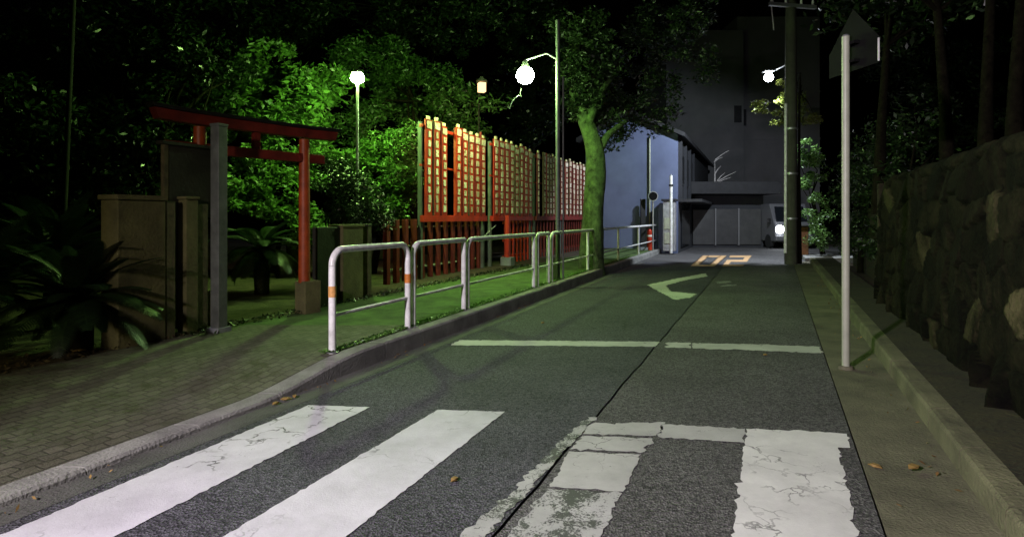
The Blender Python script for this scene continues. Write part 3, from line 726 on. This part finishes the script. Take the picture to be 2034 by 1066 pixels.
def tree(name, label, base, blobs, n, size, lm='leaf', bm_='barkd', tr=.12, clump=.3, cat='tree', grp=None, trunk=None, limbs=14, cut=None, sub=26):
    base = Vector(base); t = thing(name, label, cat, base, grp)
    pts, tips = crown_pts(blobs, n, clump, sub)
    if cut is not None:
        k = cut(pts); pts = pts[k]
    b = MB(); cen = Vector(np.mean([x[:3] for x in blobs], axis=0))
    if trunk is None: trunk = [base - Vector((0, 0, .15)), base.lerp(Vector((cen.x, cen.y, cen.z - .1)), .5) + Vector((rng.normal() * .08, rng.normal() * .08, 0)), cen]
    m_ = len(trunk)
    if name == 'kerbside_tree':
        b = gnarled(trunk, [.33, .27, .235, .215, .20, .17, .14, .10, .06])
        for lp in ([P(1180, 320, base.y), P(1205, 272, base.y + .1), P(1245, 240, base.y + .5)], [P(1166, 250, base.y), P(1190, 190, base.y + .3), P(1225, 140, base.y + 1)]):
            q = gnarled(lp, [.12, .085, .04], 14, 12, 5); b.add(q.v, q.f, True)
    else: b.tube(trunk, [tr * (1 - .7 * i / (m_ - 1)) * (1.25 if i == 0 else 1) for i in range(m_)], 12)
    for tp in tips[rng.permutation(len(tips))[:limbs]]:
        s = Vector(trunk[-1 - int(rng.integers(0, 2))]); e = Vector(tp)
        if cut is not None and not cut(np.array([tp]))[0]: continue
        mid = s.lerp(e, .5) + Vector((rng.normal() * .1, rng.normal() * .1, .12))
        b.tube([s, mid, e], [tr * .32, tr * .2, tr * .06], 6)
    b.build('trunk', M[bm_], t)
    v, f = leaves(pts, size); np_mesh('crown', v, f, M[lm], t)
    return t
def bl(x, y, Y, rx, ry, rz, w=None):
    p = P(x, y, Y); r = (p.x, p.y, p.z, rx, ry, rz); return r if w is None else r + (w,)
zb = .12
# lit trees round the far mercury lamp
tree('broadleaf_tree', 'bright green lit tree over the torii, left of the far lamp', (-4.6, 12.8, zb), [bl(570, 180, 12.4, 1.0, .6, .6), bl(620, 215, 12.0, .8, .5, .45), bl(500, 190, 12.5, .8, .6, .5), bl(560, 250, 11.8, .9, .5, .33), bl(460, 250, 12.2, .7, .5, .35), bl(655, 170, 12.6, .6, .5, .4), bl(540, 120, 13.0, .8, .6, .4)], 8000, .15, clump=.25, sub=30)
tree('broadleaf_shrub', 'lit shrub framed inside the torii opening', (-4.9, 12.3, zb), [bl(500, 340, 11.2, .5, .4, .4), bl(555, 390, 11.3, .5, .4, .5), bl(480, 390, 11.0, .4, .4, .35), bl(625, 450, 11.4, .45, .4, .5), bl(630, 330, 11.8, .5, .4, .4), bl(550, 315, 11.6, .45, .35, .35)], 6500, .115, clump=.26, cat='shrub', limbs=10, tr=.06)
tree('broadleaf_shrub', 'dense fine leaved green shrub left of the first red rack', (-2.8, 12.0, zb), [bl(765, 295, 11.7, .5, .4, .45), bl(795, 345, 11.6, .4, .4, .5), bl(735, 330, 11.8, .5, .4, .5), bl(780, 395, 11.4, .42, .4, .4), bl(805, 280, 11.9, .3, .3, .3)], 11000, .085, clump=.22, cat='shrub', limbs=10, tr=.07)
tree('broadleaf_shrub', 'dark shrub behind the gate pillar right of the torii', (-3.0, 9.8, zb), [bl(700, 400, 9.6, .45, .4, .5), bl(660, 360, 9.8, .35, .4, .35), bl(735, 430, 9.4, .35, .4, .3)], 5000, .06, lm='leafd', clump=.2, cat='shrub', limbs=8, tr=.05)
tree('broadleaf_tree', 'large dark crowned tree between the two green lamps', (-2.2, 14.2, zb), [bl(830, 170, 15.0, 1.0, .8, .7), bl(900, 205, 14.6, .7, .7, .5), bl(780, 130, 15.2, .9, .8, .6), bl(925, 255, 14.8, .55, .6, .3), bl(850, 230, 14.8, .9, .6, .35), bl(975, 210, 14.0, .4, .4, .13), bl(715, 120, 14.5, .8, .6, .5), bl(720, 230, 14.0, .6, .5, .5), bl(690, 270, 13.5, .5, .5, .4)], 15000, .11, clump=.32, lm='leafm')
tree('broadleaf_tree', 'tall tree rising out of the top of the photo above the main lamp', (-2.5, 18.5, zb), [bl(880, 50, 18, 1.6, 1.2, .9), bl(700, 30, 18, 1.6, 1.2, .9), bl(960, 10, 17.5, 1.3, 1.1, .7), bl(560, 40, 17.5, 1.4, 1.2, .8), bl(780, -50, 18, 2, 1.3, .8)], 15000, .13, clump=.45, lm='leafd')
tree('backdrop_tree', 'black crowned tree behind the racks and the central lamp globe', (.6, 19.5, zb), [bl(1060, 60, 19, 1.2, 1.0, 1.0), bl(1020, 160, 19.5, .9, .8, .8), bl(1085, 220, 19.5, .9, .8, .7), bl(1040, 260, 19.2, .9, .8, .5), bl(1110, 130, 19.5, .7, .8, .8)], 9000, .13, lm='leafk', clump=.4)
# the tree whose trunk stands by the rail; front clumps added for shade
tb = G(1176, 532, .15)
tree('kerbside_tree', 'leaning green lit trunk by the rail with a dark overhanging crown', tb, [bl(1235, 235, 14.4, .75, .7, .42), bl(1290, 215, 14.6, .7, .7, .42), bl(1215, 285, 14.8, .35, .5, .3), bl(1250, 120, 15.2, 1.3, 1.0, .8), bl(1375, 135, 14.6, .5, .6, .5), bl(1340, 40, 14.6, 1.1, 1.0, .6), bl(1200, 190, 15.2, .6, .6, .5), bl(1320, 165, 14.8, .6, .6, .3), bl(1165, 195, 13.25, .34, .2, .24, .14), bl(1138, 140, 13.2, .4, .22, .36, .22), bl(1190, 130, 13.6, .5, .4, .45, .16), bl(1150, 60, 13.3, .8, .4, .5, .3), bl(1205, 235, 13.6, .25, .3, .18, .06), bl(1145, 225, 13.3, .16, .12, .12, .04), bl(1305, 248, 14.6, .4, .5, .2), bl(1225, 262, 14.2, .4, .4, .25)], 21000, .10, lm='leafn', bm_='bark', tr=.29, clump=.28,
     trunk=[tb - Vector((0, 0, .2)), tb + Vector((0, 0, .12)), P(1177, 440, tb.y), P(1182, 350, tb.y), P(1180, 300, tb.y), P(1164, 245, tb.y + .1), P(1148, 205, tb.y + .2), P(1138, 150, tb.y + .4), P(1150, 70, tb.y + .8)], limbs=0)
# dark trees on the left
tree('broadleaf_tree', 'dark tree at the far left behind the leaning thin pole', (-8.2, 9.6, zb), [bl(60, 300, 9.4, .9, .7, .7), bl(30, 220, 9.4, .8, .7, .5), bl(120, 360, 9.2, .6, .6, .5), bl(20, 380, 9, .7, .6, .5)], 6000, .12, lm='leafd', clump=.35)
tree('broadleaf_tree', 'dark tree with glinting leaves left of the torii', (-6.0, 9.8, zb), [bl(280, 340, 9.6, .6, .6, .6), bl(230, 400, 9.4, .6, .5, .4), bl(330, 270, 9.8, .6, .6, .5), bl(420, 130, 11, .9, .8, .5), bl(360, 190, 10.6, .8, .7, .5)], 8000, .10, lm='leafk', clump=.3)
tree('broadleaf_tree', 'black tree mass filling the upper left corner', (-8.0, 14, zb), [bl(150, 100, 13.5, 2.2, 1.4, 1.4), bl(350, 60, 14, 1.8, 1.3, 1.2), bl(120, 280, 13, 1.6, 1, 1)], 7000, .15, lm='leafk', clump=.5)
# right side
tree('pole_ivy', 'yellow green leaves wrapping the utility pole below the white lamp', lift(ub, .12) + Vector((.28, .1, 0)), [bl(1565, 165, 17.3, .32, .3, .1), bl(1515, 212, 17.0, .3, .3, .16), bl(1575, 205, 17.3, .42, .35, .32), bl(1600, 235, 17.2, .4, .35, .16), bl(1545, 235, 17.0, .2, .25, .2)], 2600, .09, lm='leafy', clump=.16, cat='climbing plant', limbs=10, tr=.05, sub=40,
     trunk=[lift(ub, .0) + Vector((.28, .1, 0)), lift(ub, 2.4) + Vector((.24, .05, 0)), lift(ub, 4.6) + Vector((.22, -.02, 0)), lift(ub, 5.1) + Vector((.2, -.1, 0))])
tree('broadleaf_shrub', 'tall speckled bush right behind the utility pole', (9.6, 18.6, zb), [bl(1610, 345, 18.4, .5, .6, .6), bl(1625, 420, 18.0, .35, .5, .55), bl(1600, 300, 18.6, .4, .5, .4), bl(1620, 475, 17.8, .35, .4, .4)], 5000, .08, clump=.22, cat='shrub', limbs=10, tr=.07)
for i, (Y, lab) in enumerate(((9.1, 'dark green hedge shrub touching the end of the stone wall'), (11.3, 'dark green hedge shrub right of the cream sign pole'), (14.0, 'farthest dark hedge shrub, just left of the cream sign pole'))):
    x0 = WX(Y) + .55
    tree('hedge_shrub', lab, (x0, Y, zb), [(x0, Y, .9, .5, 1.0, .75), (x0 + .1, Y, 1.9, .6, 1.1, .7), (x0 + .2, Y + .2, 2.6, .5, .8, .4)], 4500, .085, lm='leafd', clump=.25, cat='shrub', limbs=10, tr=.06, grp='hedge shrubs beyond the stone wall')
for i, (x, Y, lean, lab) in enumerate(((1745, 9.0, .1, 'thin bare dark trunk rising behind the sign pole'), (1885, 7.5, -.12, 'dark trunk above the middle of the stone wall'), (1955, 7.0, .06, 'slim dark trunk above the stone wall near the right edge'), (2010, 6.2, .1, 'dark trunk at the right edge above the stone wall'))):
    bx = P(x, 330, Y); bx.z = 1.4
    tree('dark_tree', lab, bx, [(bx.x + lean * 3, bx.y, 5.0, 1.3, 1.2, .9), (bx.x + .5, bx.y + .4, 4.4, 1.0, 1.0, .6)], 3000, .13, lm='leafk', clump=.4, tr=.085, grp='dark trees behind the stone wall',
         trunk=[bx - Vector((0, 0, .1)), bx + Vector((lean * .4, 0, 1.2)), bx + Vector((lean * 1.2, 0, 2.4)), bx + Vector((lean * 3, 0, 3.6))])
tree('backdrop_tree', 'dark tree standing between the hedge and the grey tower', (15.5, 22, zb), [(15.5, 22, 4.0, 2.2, 1.6, 2.0), (14.2, 21, 6.5, 1.8, 1.5, 1.6), (17.5, 22, 6, 2.4, 1.6, 2.2)], 7000, .17, lm='leafd', clump=.5)

# fern palms
def cycad(label, base, n, ln, m='frond', name='sago_palm', rise=.8, lw=.022, grp=None, h=.4, seed=1):
    r = random.Random(seed); base = Vector(base); t = thing(name, label, 'palm', base, grp)
    MB().tube([base - Vector((0, 0, .1)), base + Vector((0, 0, h * .5)), base + Vector((0, 0, h))], [.10, .11, .07], 12).build('trunk', M['barkd'], t)
    V = []; F = []; top = base + Vector((0, 0, h))
    for i in range(n):
        a = 2.399 * i + r.uniform(-.2, .2); el = R(78 - 88 * (i / n) + r.uniform(-8, 8)); L = ln * r.uniform(.8, 1.1)
        dr = Vector((math.cos(a), math.sin(a), 0)); pts = []
        for k in range(15):
            u = k / 14; e = el - rise * u * 1.1
            if k == 0: p = top.copy()
            else: p = p + (dr * math.cos(e) + Vector((0, 0, math.sin(e)))) * (L / 14)
            pts.append(p.copy())
        side = dr.cross(Vector((0, 0, 1)))
        for k in range(1, 15):
            p = pts[k]; tg = (pts[k] - pts[k - 1]).normalized(); up = side.cross(tg)
            for h_ in (0, .33, .66):
                pp = pts[k - 1].lerp(p, h_)
                for s in (-1, 1):
                    u = (k - 1 + h_) / 14; ll = L * .19 * (math.sin(math.pi * (.12 + .85 * u)) ** .7)
                    dd = (side * s * .85 + tg * .55 - up * .1 + Vector((0, 0, .12))).normalized(); w = tg * lw * .5
                    o = len(V); tip = pp + dd * ll + Vector((0, 0, -.12 * ll))
                    V += [pp - w, pp + w, pp + dd * ll * .6 + w * .9, tip, pp + dd * ll * .6 - w * .9]; F.append((o, o + 1, o + 2, o + 3, o + 4))
            o = len(V); w = side * .007; V += [pts[k - 1] - w, pts[k - 1] + w, p, p + w * .2, p - w]; F.append((o, o + 1, o + 3, o + 2, o + 4))
    np_mesh('fronds', [tuple(v) for v in V], F, M[m], t); return t
cycad('dark sago palm with long fronds touching the wide concrete pillar', (-3.62, 5.05, .14), 46, .72, h=.42, seed=3, lw=.014)
cycad('dark sago palm at the left edge of the footway', (-4.35, 4.9, .14), 44, .8, h=.5, seed=5, lw=.014)
cycad('taller dark sago palm behind the two at the footway edge', (-4.6, 6.1, .14), 30, .9, h=.75, seed=8, lw=.015)
cycad('bright green lit palm with drooping fronds between the torii pillars', P(520, 540, 8.8) + Vector((0, 0, -.3)), 34, .8, 'leafd', h=.6, seed=13, rise=1.25, lw=.016)

# ground litter, moss, single leaves
def scatter_leaves(name, n, fn, size, m, kind='stuff'):
    c = np.array([fn() for _ in range(n)]); v, f = leaves(c, size); o = np_mesh(name, v, f, M[m]); o['kind'] = kind; return o
def litter():
    Y = random.uniform(3.2, 6.2); return (BK(Y) - abs(random.gauss(0, .25)) + .06, Y, .155 + random.random() * .02)
tag(scatter_leaves('leaf_litter', 700, litter, .035, 'dryd'), 'dry brown leaf litter along the soil edge under the palms', 'leaf litter')
def moss():
    Y = 4.9 + 12 * random.random() ** 1.4; return (kl(Y) - .17 - abs(random.gauss(0, .05)), Y, .158 + .01 * random.random())
tag(scatter_leaves('moss', 3800, moss, .032, 'leaf'), 'low green moss and weeds growing along the kerb under the rail', 'moss')
def gutter_bits():
    Y = random.uniform(2.4, 12); side = random.random()
    return (kr(Y) - abs(random.gauss(0, .12)) - .02, Y, .02) if side < .6 else (kl(Y) + abs(random.gauss(0, .05)) + .02, Y, .012)
tag(scatter_leaves('gutter_litter', 130, gutter_bits, .028, 'dry'), 'small dry leaf scraps lying in the gutters on both sides', 'leaf litter')
def weeds():
    Y = random.uniform(5.6, 14); return (BK(Y) + random.gauss(0, .07), Y, .16 + .03 * random.random())
tag(scatter_leaves('weeds', 1500, weeds, .045, 'leafd'), 'dark weeds along the back edge of the footway', 'weeds')
def fallen(label, p, s, a):
    v = [Vector((math.cos(a + k * math.pi / 4) * s * (1, .55, .45, .55, 1, .55, .45, .55)[k], math.sin(a + k * math.pi / 4) * s * (1, .55, .45, .55, 1, .55, .45, .55)[k], .006 + (.012 if k % 2 else .002))) + p for k in range(8)]
    lo = [q - Vector((0, 0, .0015)) for q in v]
    b = MB(); b.add(v + lo, [tuple(range(8)), tuple(range(8, 16))[::-1]] + [(k, 8 + k, 8 + (k + 1) % 8, (k + 1) % 8) for k in range(8)])
    tag(b.build('fallen_leaf', M['dry']), label, 'fallen leaf', 'fallen leaves on the road')
fallen('yellow fallen leaf at the foot of the left kerb', G(568, 794), .04, .3)
fallen('small fallen leaf in the gutter at the kerb bend', G(548, 803), .035, 1.2)
fallen('tan fallen leaf where the left kerb rises', G(585, 789), .03, 2)
fallen('bright fallen leaf in the right gutter', G(1815, 930, .02), .045, .5)
fallen('dull fallen leaf beside the crack of the right gutter', G(1738, 928), .035, 2.2)
fallen('reddish leaf on the asphalt right of the second crosswalk stripe', G(903, 955), .03, 1)
fallen('dark leaf just below the right half of the stop line', G(1520, 706), .025, .2)
fallen('pale leaf on the soil bank under the palms', G(157, 698, .15), .05, .7)
fallen('pale scrap on the footway near the first guard rail post', G(1078, 642), .03, .7)

# thin pole at the left
a, e = P(128, 420, 8.2), P(147, -30, 8.2)
M['dimpole'] = mat('dim_pole_paint', (.02, .02, .017), .8, spec=.05)
t = thing('thin_pole', 'thin dull pole leaning slightly at the far left', 'pole', lift(a, .12))
MB().tube([lift(a - Vector((.05, 0, 0)), .05), a, e], .032, 10).build('shaft', M['dimpole'], t)
MB().tube([lift(a, 1.9) + Vector((.025, 0, 0)), lift(a, 1.96) + Vector((.025, 0, 0))], .04, 10).build('clamp', M['dimpole'], t)

# ------------------------------------------------------------------ rubble stone wall (real relief)
def rubble():
    y0, y1, zt = .2, 8.3, 1.72; L = (y1 - y0) / DUW.y
    nu, nv = 330, 86
    us = np.linspace(0, L, nu); vs_ = np.linspace(0, zt - .1, nv); U, Vv = np.meshgrid(us, vs_)
    pts = []
    zz = 0.0; row = 0
    while zz < zt + .3:
        h = rng.uniform(.24, .36); x = -rng.uniform(0, .4)
        while x < L + .5:
            w = rng.uniform(.26, .5); pts.append((x + w / 2, zz + h / 2 + rng.normal() * .06)); x += w
        zz += h * .88
    pts = np.array(pts); D = np.stack([np.hypot((U - p[0]) * .85, (Vv - p[1]) * 1.1) for p in pts], 0)
    ds = np.sort(D, 0); e = ds[1] - ds[0]; idx = D.argmin(0)
    prof = np.clip(e / .04, 0, 1); prof = prof * (2 - prof)
    tilt = rng.normal(size=(len(pts), 2)) * .22; off = rng.uniform(0, .05, len(pts))
    dx = U - pts[idx, 0]; dv = Vv - pts[idx, 1]
    disp = prof * (.03 + .5 * off[idx] + tilt[idx, 0] * dx * .5 + tilt[idx, 1] * dv * .5) + rng.normal(size=U.shape) * .003
    A = Vector((WX(y0), y0, .1)); front = -np.array(DNW)
    lean = .10 * (Vv / zt)
    base = np.array(A) + U[..., None] * np.array(DUW) + Vv[..., None] * np.array((0, 0, 1.0))
    Vx = base + (disp - lean)[..., None] * front
    top = Vx[-1] + np.array(DNW) * .38; back = top.copy(); back[:, 2] = .1
    topf = Vx[-1] + np.array(DNW) * .05 + np.array([0, 0, .05]); 
    allv = np.concatenate([Vx.reshape(-1, 3), topf, top + np.array([0, 0, .03]), back])
    F = [(i * nu + k, (i + 1) * nu + k, (i + 1) * nu + k + 1, i * nu + k + 1) for i in range(nv + 2) for k in range(nu - 1)]
    # close the two ends with strips
    o = np_mesh('stone_wall', allv, F, M['stone'])
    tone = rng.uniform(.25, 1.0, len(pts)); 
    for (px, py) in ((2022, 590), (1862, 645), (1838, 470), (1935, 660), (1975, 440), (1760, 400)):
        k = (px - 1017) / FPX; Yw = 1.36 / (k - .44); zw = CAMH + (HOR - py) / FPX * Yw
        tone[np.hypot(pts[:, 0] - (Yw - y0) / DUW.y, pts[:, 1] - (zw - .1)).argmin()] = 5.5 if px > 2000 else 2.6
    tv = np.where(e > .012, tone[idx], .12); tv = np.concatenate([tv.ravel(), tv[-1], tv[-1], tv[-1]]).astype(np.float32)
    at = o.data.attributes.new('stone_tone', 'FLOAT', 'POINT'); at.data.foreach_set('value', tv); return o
DUW = Vector((.44, 1, 0)).normalized(); DNW = Vector((1, -.44, 0)).normalized()
o = rubble(); tag(o, 'dark rubble stone retaining wall along the right verge', 'stone wall')
for y_, s in ((8.3, .5),):
    e = MB(); A = Vector((WX(8.3), 8.3, .1)); e.box(A + DNW * .22 + Vector((0, 0, .82)) + DUW * .03, (.42, .06, 1.6), math.atan2(DNW.y, DNW.x)); ec = e.build('end_block', M['dirt'], o, .02)

# ------------------------------------------------------------------ far buildings
# pale house: facade faces the camera, side wall runs along the road
CN = Vector((5.78, 21.1, 0)); LW = -DN                  # corner, direction of the facade to the left
t = thing('pale_house', 'two storey pale blue rendered house at the end of the rail', 'house', CN)
HW, HD, HE, HR = 3.3, 13.5, 4.15, 4.9
fa = [CN, CN + LW * HW, CN + LW * HW + Vector((0, 0, HE)), CN + LW * HW * .5 + Vector((0, 0, HR)), CN + Vector((0, 0, HE))]
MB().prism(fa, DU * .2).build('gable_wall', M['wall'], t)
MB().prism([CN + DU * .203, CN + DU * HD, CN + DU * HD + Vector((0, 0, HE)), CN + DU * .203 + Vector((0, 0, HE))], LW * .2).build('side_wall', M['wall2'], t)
rf = MB()
for s in (0, 1):
    e0 = CN + LW * (HW * s) + (-LW if s == 0 else LW) * .28 + Vector((0, 0, HE - .12)); r0 = CN + LW * HW * .5 + Vector((0, 0, HR + .06))
    rf.prism([e0 - DU * .3, r0 - DU * .3, r0 - DU * .3 + Vector((0, 0, .14)), e0 - DU * .3 + Vector((0, 0, .14))], DU * (HD + .5))
rf.build('roof', M['roof'], t)
def house_tube(u, z0, z1, r, m, name, off=.05): 
    q = CN + LW * u - DU * off; MB().tube([lift(q, z0), lift(q, z1)], r, 8).build(name, m, t)
house_tube(.95, .15, 4.1, .028, M['polew'], 'downpipe')
for k in range(4):                                      # piers and windows on the side wall
    s0 = .5 + k * 1.5
    MB().box(lift(CN + DU * s0 + DN * .05, 2.9), (.16, .1, 2.3), RA).build('pier', M['wall2'], t)
    if k < 3:
        w = MB().box(lift(CN + DU * (s0 + .75) + DN * .02, 3.0), (.9, .04, 1.1), RA).build('window', M['wall2'], t)
        MB().box(lift(CN + DU * (s0 + .75) + DN * .045, 3.0), (.78, .02, .98), RA).build('pane', M['glass'], w)
MB().box(lift(CN + DU * 3 + DN * .4, 1.85), (5.6, .8, .1), RA).build('canopy', M['roof'], t)
MB().box(lift(CN + DU * 2.2 + DN * .03, 1.0), (2.6, .05, 1.6), RA).build('door', M['glass'], t)
# white entrance block at its corner
q = CN - DU * .35 + LW * .22
t = thing('white_porch', 'white panelled porch block on the corner of the pale house', 'porch', q)
MB().box(lift(q, .95), (.42, .4, 1.7), RA).build('body', M['polew2'], t, .015)
MB().box(lift(q, 1.85), (.5, .5, .07), RA).build('roof', M['roof'], t, .01)
for z in (.55, 1.05): MB().box(lift(q - DU * .22, z), (.02, .3, .38), RA).build('panel', M['polew'], t, .004)

tb2 = Vector((10.2, 36, 0))
t = thing('grey_tower', 'tall plain grey building fading into the night behind the house', 'building', tb2)
MB().box((11.5, 39, 6.2), (4.6, 6, 12.4)).build('wing', M['tall'], t)
MB().box((16.4, 40.2, 6.8), (5.1, 6, 13.6)).build('block', M['tall'], t)
MB().box((13.83, 36.9, 6.0), (.06, .5, 12)).build('downpipe', M['roof'], t)
for x in (13.45, 14.2):
    w = MB().box((x, 37.17 if x > 13.8 else 35.97, 7.4), (.42, .08, 1.0)).build('window', M['wall2'], t); MB().box((x, 37.12 if x > 13.8 else 35.92, 7.4), (.32, .04, .9)).build('pane', M['roof'], w)
for z in (3.2, 6.1, 9.0): MB().box((16.4, 37.18, z), (5.12, .06, .12)).build('floor_band', M['tall'], t)

ga = Vector((7.75, 25.4, 0)); gb = Vector((10.55, 25.4, 0))
t = thing('garage', 'low grey garage with shutter panels at the end of the road', 'garage', ga.lerp(gb, .5))
MB().box((9.15, 26.9, 1.1), (3.0, 2.6, 2.2)).build('walls', M['wall2'], t)
MB().box((9.1, 26.3, 2.46), (3.7, 3.6, .5)).build('roof', M['roof'], t, .02)
for k in range(3):
    MB().box((8.1 + k * .98, 25.56, .86), (.92, .06, 1.5)).build('shutter', M['shutter'], t, .01)
for k in range(2): MB().box((8.59 + k * .98, 25.53, .86), (.05, .1, 1.56)).build('jamb', M['tall'], t)
for k in range(12): pass
for i, (x, y_) in enumerate(((1432, 352), (1446, 348), (1440, 310))):
    pass
t = thing('bare_shrub', 'pale bare twigs sticking up over the garage roof', 'shrub', P(1425, 372, 25.0))
b = MB()
for (x0, y0, x1, y1) in ((1420, 364, 1462, 341), (1424, 360, 1440, 343), (1420, 366, 1452, 352), (1420, 318, 1448, 299), (1418, 322, 1436, 312), (1420, 372, 1420, 318), (1420, 345, 1432, 330)):
    b.tube([P(x0, y0, 25.0), P((x0 + x1) / 2, (y0 + y1) / 2 - 1.5, 25.05), P(x1, y1, 25.1)], [.026, .018, .008], 6)
b.build('twigs', M['bare'], t)
b = MB(); b.tube([P(1420, 372, 25.0) - Vector((0, 0, .1)), P(1420, 345, 25.0)], [.04, .026], 8); b.build('stem', M['bare'], t)

# small signs by the house
def round_sign(label, p, top, r, m, nm, cat):
    p = Vector(p); t = thing(nm, label, cat, p)
    MB().tube([lift(p, .05), lift(p, top)], .028, 10).build('pole', M['galv'], t)
    c = lift(p, top - r) - Vector((.16, .98, 0)) * .05
    MB().tube([c, c - Vector((.16, .98, 0)) * .03], r, 20).build('sign_disc', m, t)
    MB().tube([c + Vector((.16, .98, 0)) * .004, c - Vector((.16, .98, 0)) * .026], r + .025, 20).build('rim', M['galv'], t)
round_sign('grey pole with a small dark round sign before the pale house', P(1297, 497, 20.2) * Vector((1, 1, 0)).length if False else Vector((P(1297, 497, 20.2).x, 20.2, .15)), 2.1, .14, M['signback'], 'round_sign', 'road sign')
p = Vector((P(1333, 497, 20.3).x, 20.3, .15)); t = thing('white_pole', 'slim white pole standing at the corner of the pale house', 'pole', p)
MB().tube([lift(p, .05), lift(p, 2.65)], .05, 12).build('shaft', M['white'], t); MB().tube([lift(p, 2.3), lift(p, 2.36)], .075, 12).build('collar', M['roof'], t); MB().tube([lift(p, 2.65), lift(p, 2.7)], [.05, .02], 12).build('cap', M['galv'], t)
p = Vector((P(1277, 497, 20.4).x, 20.4, .15)); t = thing('dark_post', 'dark narrow board post in front of the pale house', 'post', p)
MB().box(lift(p, 1.0), (.17, .08, 1.75), .2).build('board', M['black'], t, .01); MB().box(lift(p, .2), (.28, .22, .1), .2).build('foot', M['concgrey'], t, .01)
p = Vector((P(1290, 497, 20.6).x, 20.6, .15)); t = thing('red_bollard', 'small red bollard at the far end of the rail', 'bollard', p)
MB().tube([lift(p, .12), lift(p, .8)], [.09, .08], 12).build('shaft', M['red'], t); MB().tube([lift(p, .8), lift(p, .87)], [.08, .03], 12).build('cap', M['red'], t); MB().tube([lift(p, .6), lift(p, .66)], .088, 12).build('band', M['white'], t)

# white van with one head lamp lit, half behind the utility pole
vc = Vector((11.28, 24.2, 0)); t = thing('parked_van', 'small white van facing the camera with its head lamp lit', 'van', vc)
vx0, vx1 = -.74, .74
def vp(x, y_, z): return vc + Vector((x, y_, z))
side = [(0, .28), (3.2, .28), (3.2, 1.8), (.55, 1.82), (.1, 1.0), (0, .9)]
MB().prism([vp(vx0, a_, z) for a_, z in side], (1.48, 0, 0)).build('body', M['car'], t, .04)
MB().prism([vp(-.64, .13, 1.08), vp(.64, .13, 1.08), vp(.58, .46, 1.68), vp(-.58, .46, 1.68)], (0, -.03, .015)).build('windscreen', M['glass'], t)
MB().box(vp(0, -.04, .42), (1.5, .1, .2)).build('bumper', M['car'], t, .03)
MB().box(vp(0, -.095, .43), (.34, .02, .16)).build('number_plate', M['polew'], t)
MB().box(vp(0, -.015, .66), (.7, .03, .14)).build('grille', M['black'], t)
for s, lit in ((-1, True), (1, False)):
    MB().ball(vp(s * .56, -.03, .78), (.17, .08, .16), 16, 10).build('headlight', glow('head_lamp_light', (.9, .95, 1), 40) if lit else M['glass'], t)
    for yy in (.65, 2.6):
        MB().tube([vp(s * .60, yy, .28), vp(s * .76, yy, .28)], .28, 18).build('wheel', M['tyre'], t)
    MB().box(vp(s * .84, .35, 1.12), (.14, .06, .2)).build('mirror', M['black'], t, .02)
# brown box by the pole
p = Vector((P(1592, 470, 18.2).x, 18.4, .1)); t = thing('brown_box', 'rusty brown box standing right of the utility pole', 'box', p)
MB().box(lift(p, .55), (.42, .4, .85), .1).build('body', mat('rust_brown', (.2, .08, .03), .8, var=.4), t, .015); MB().box(lift(p, .995), (.48, .46, .04), .1).build('lid', M['dark'], t, .01)
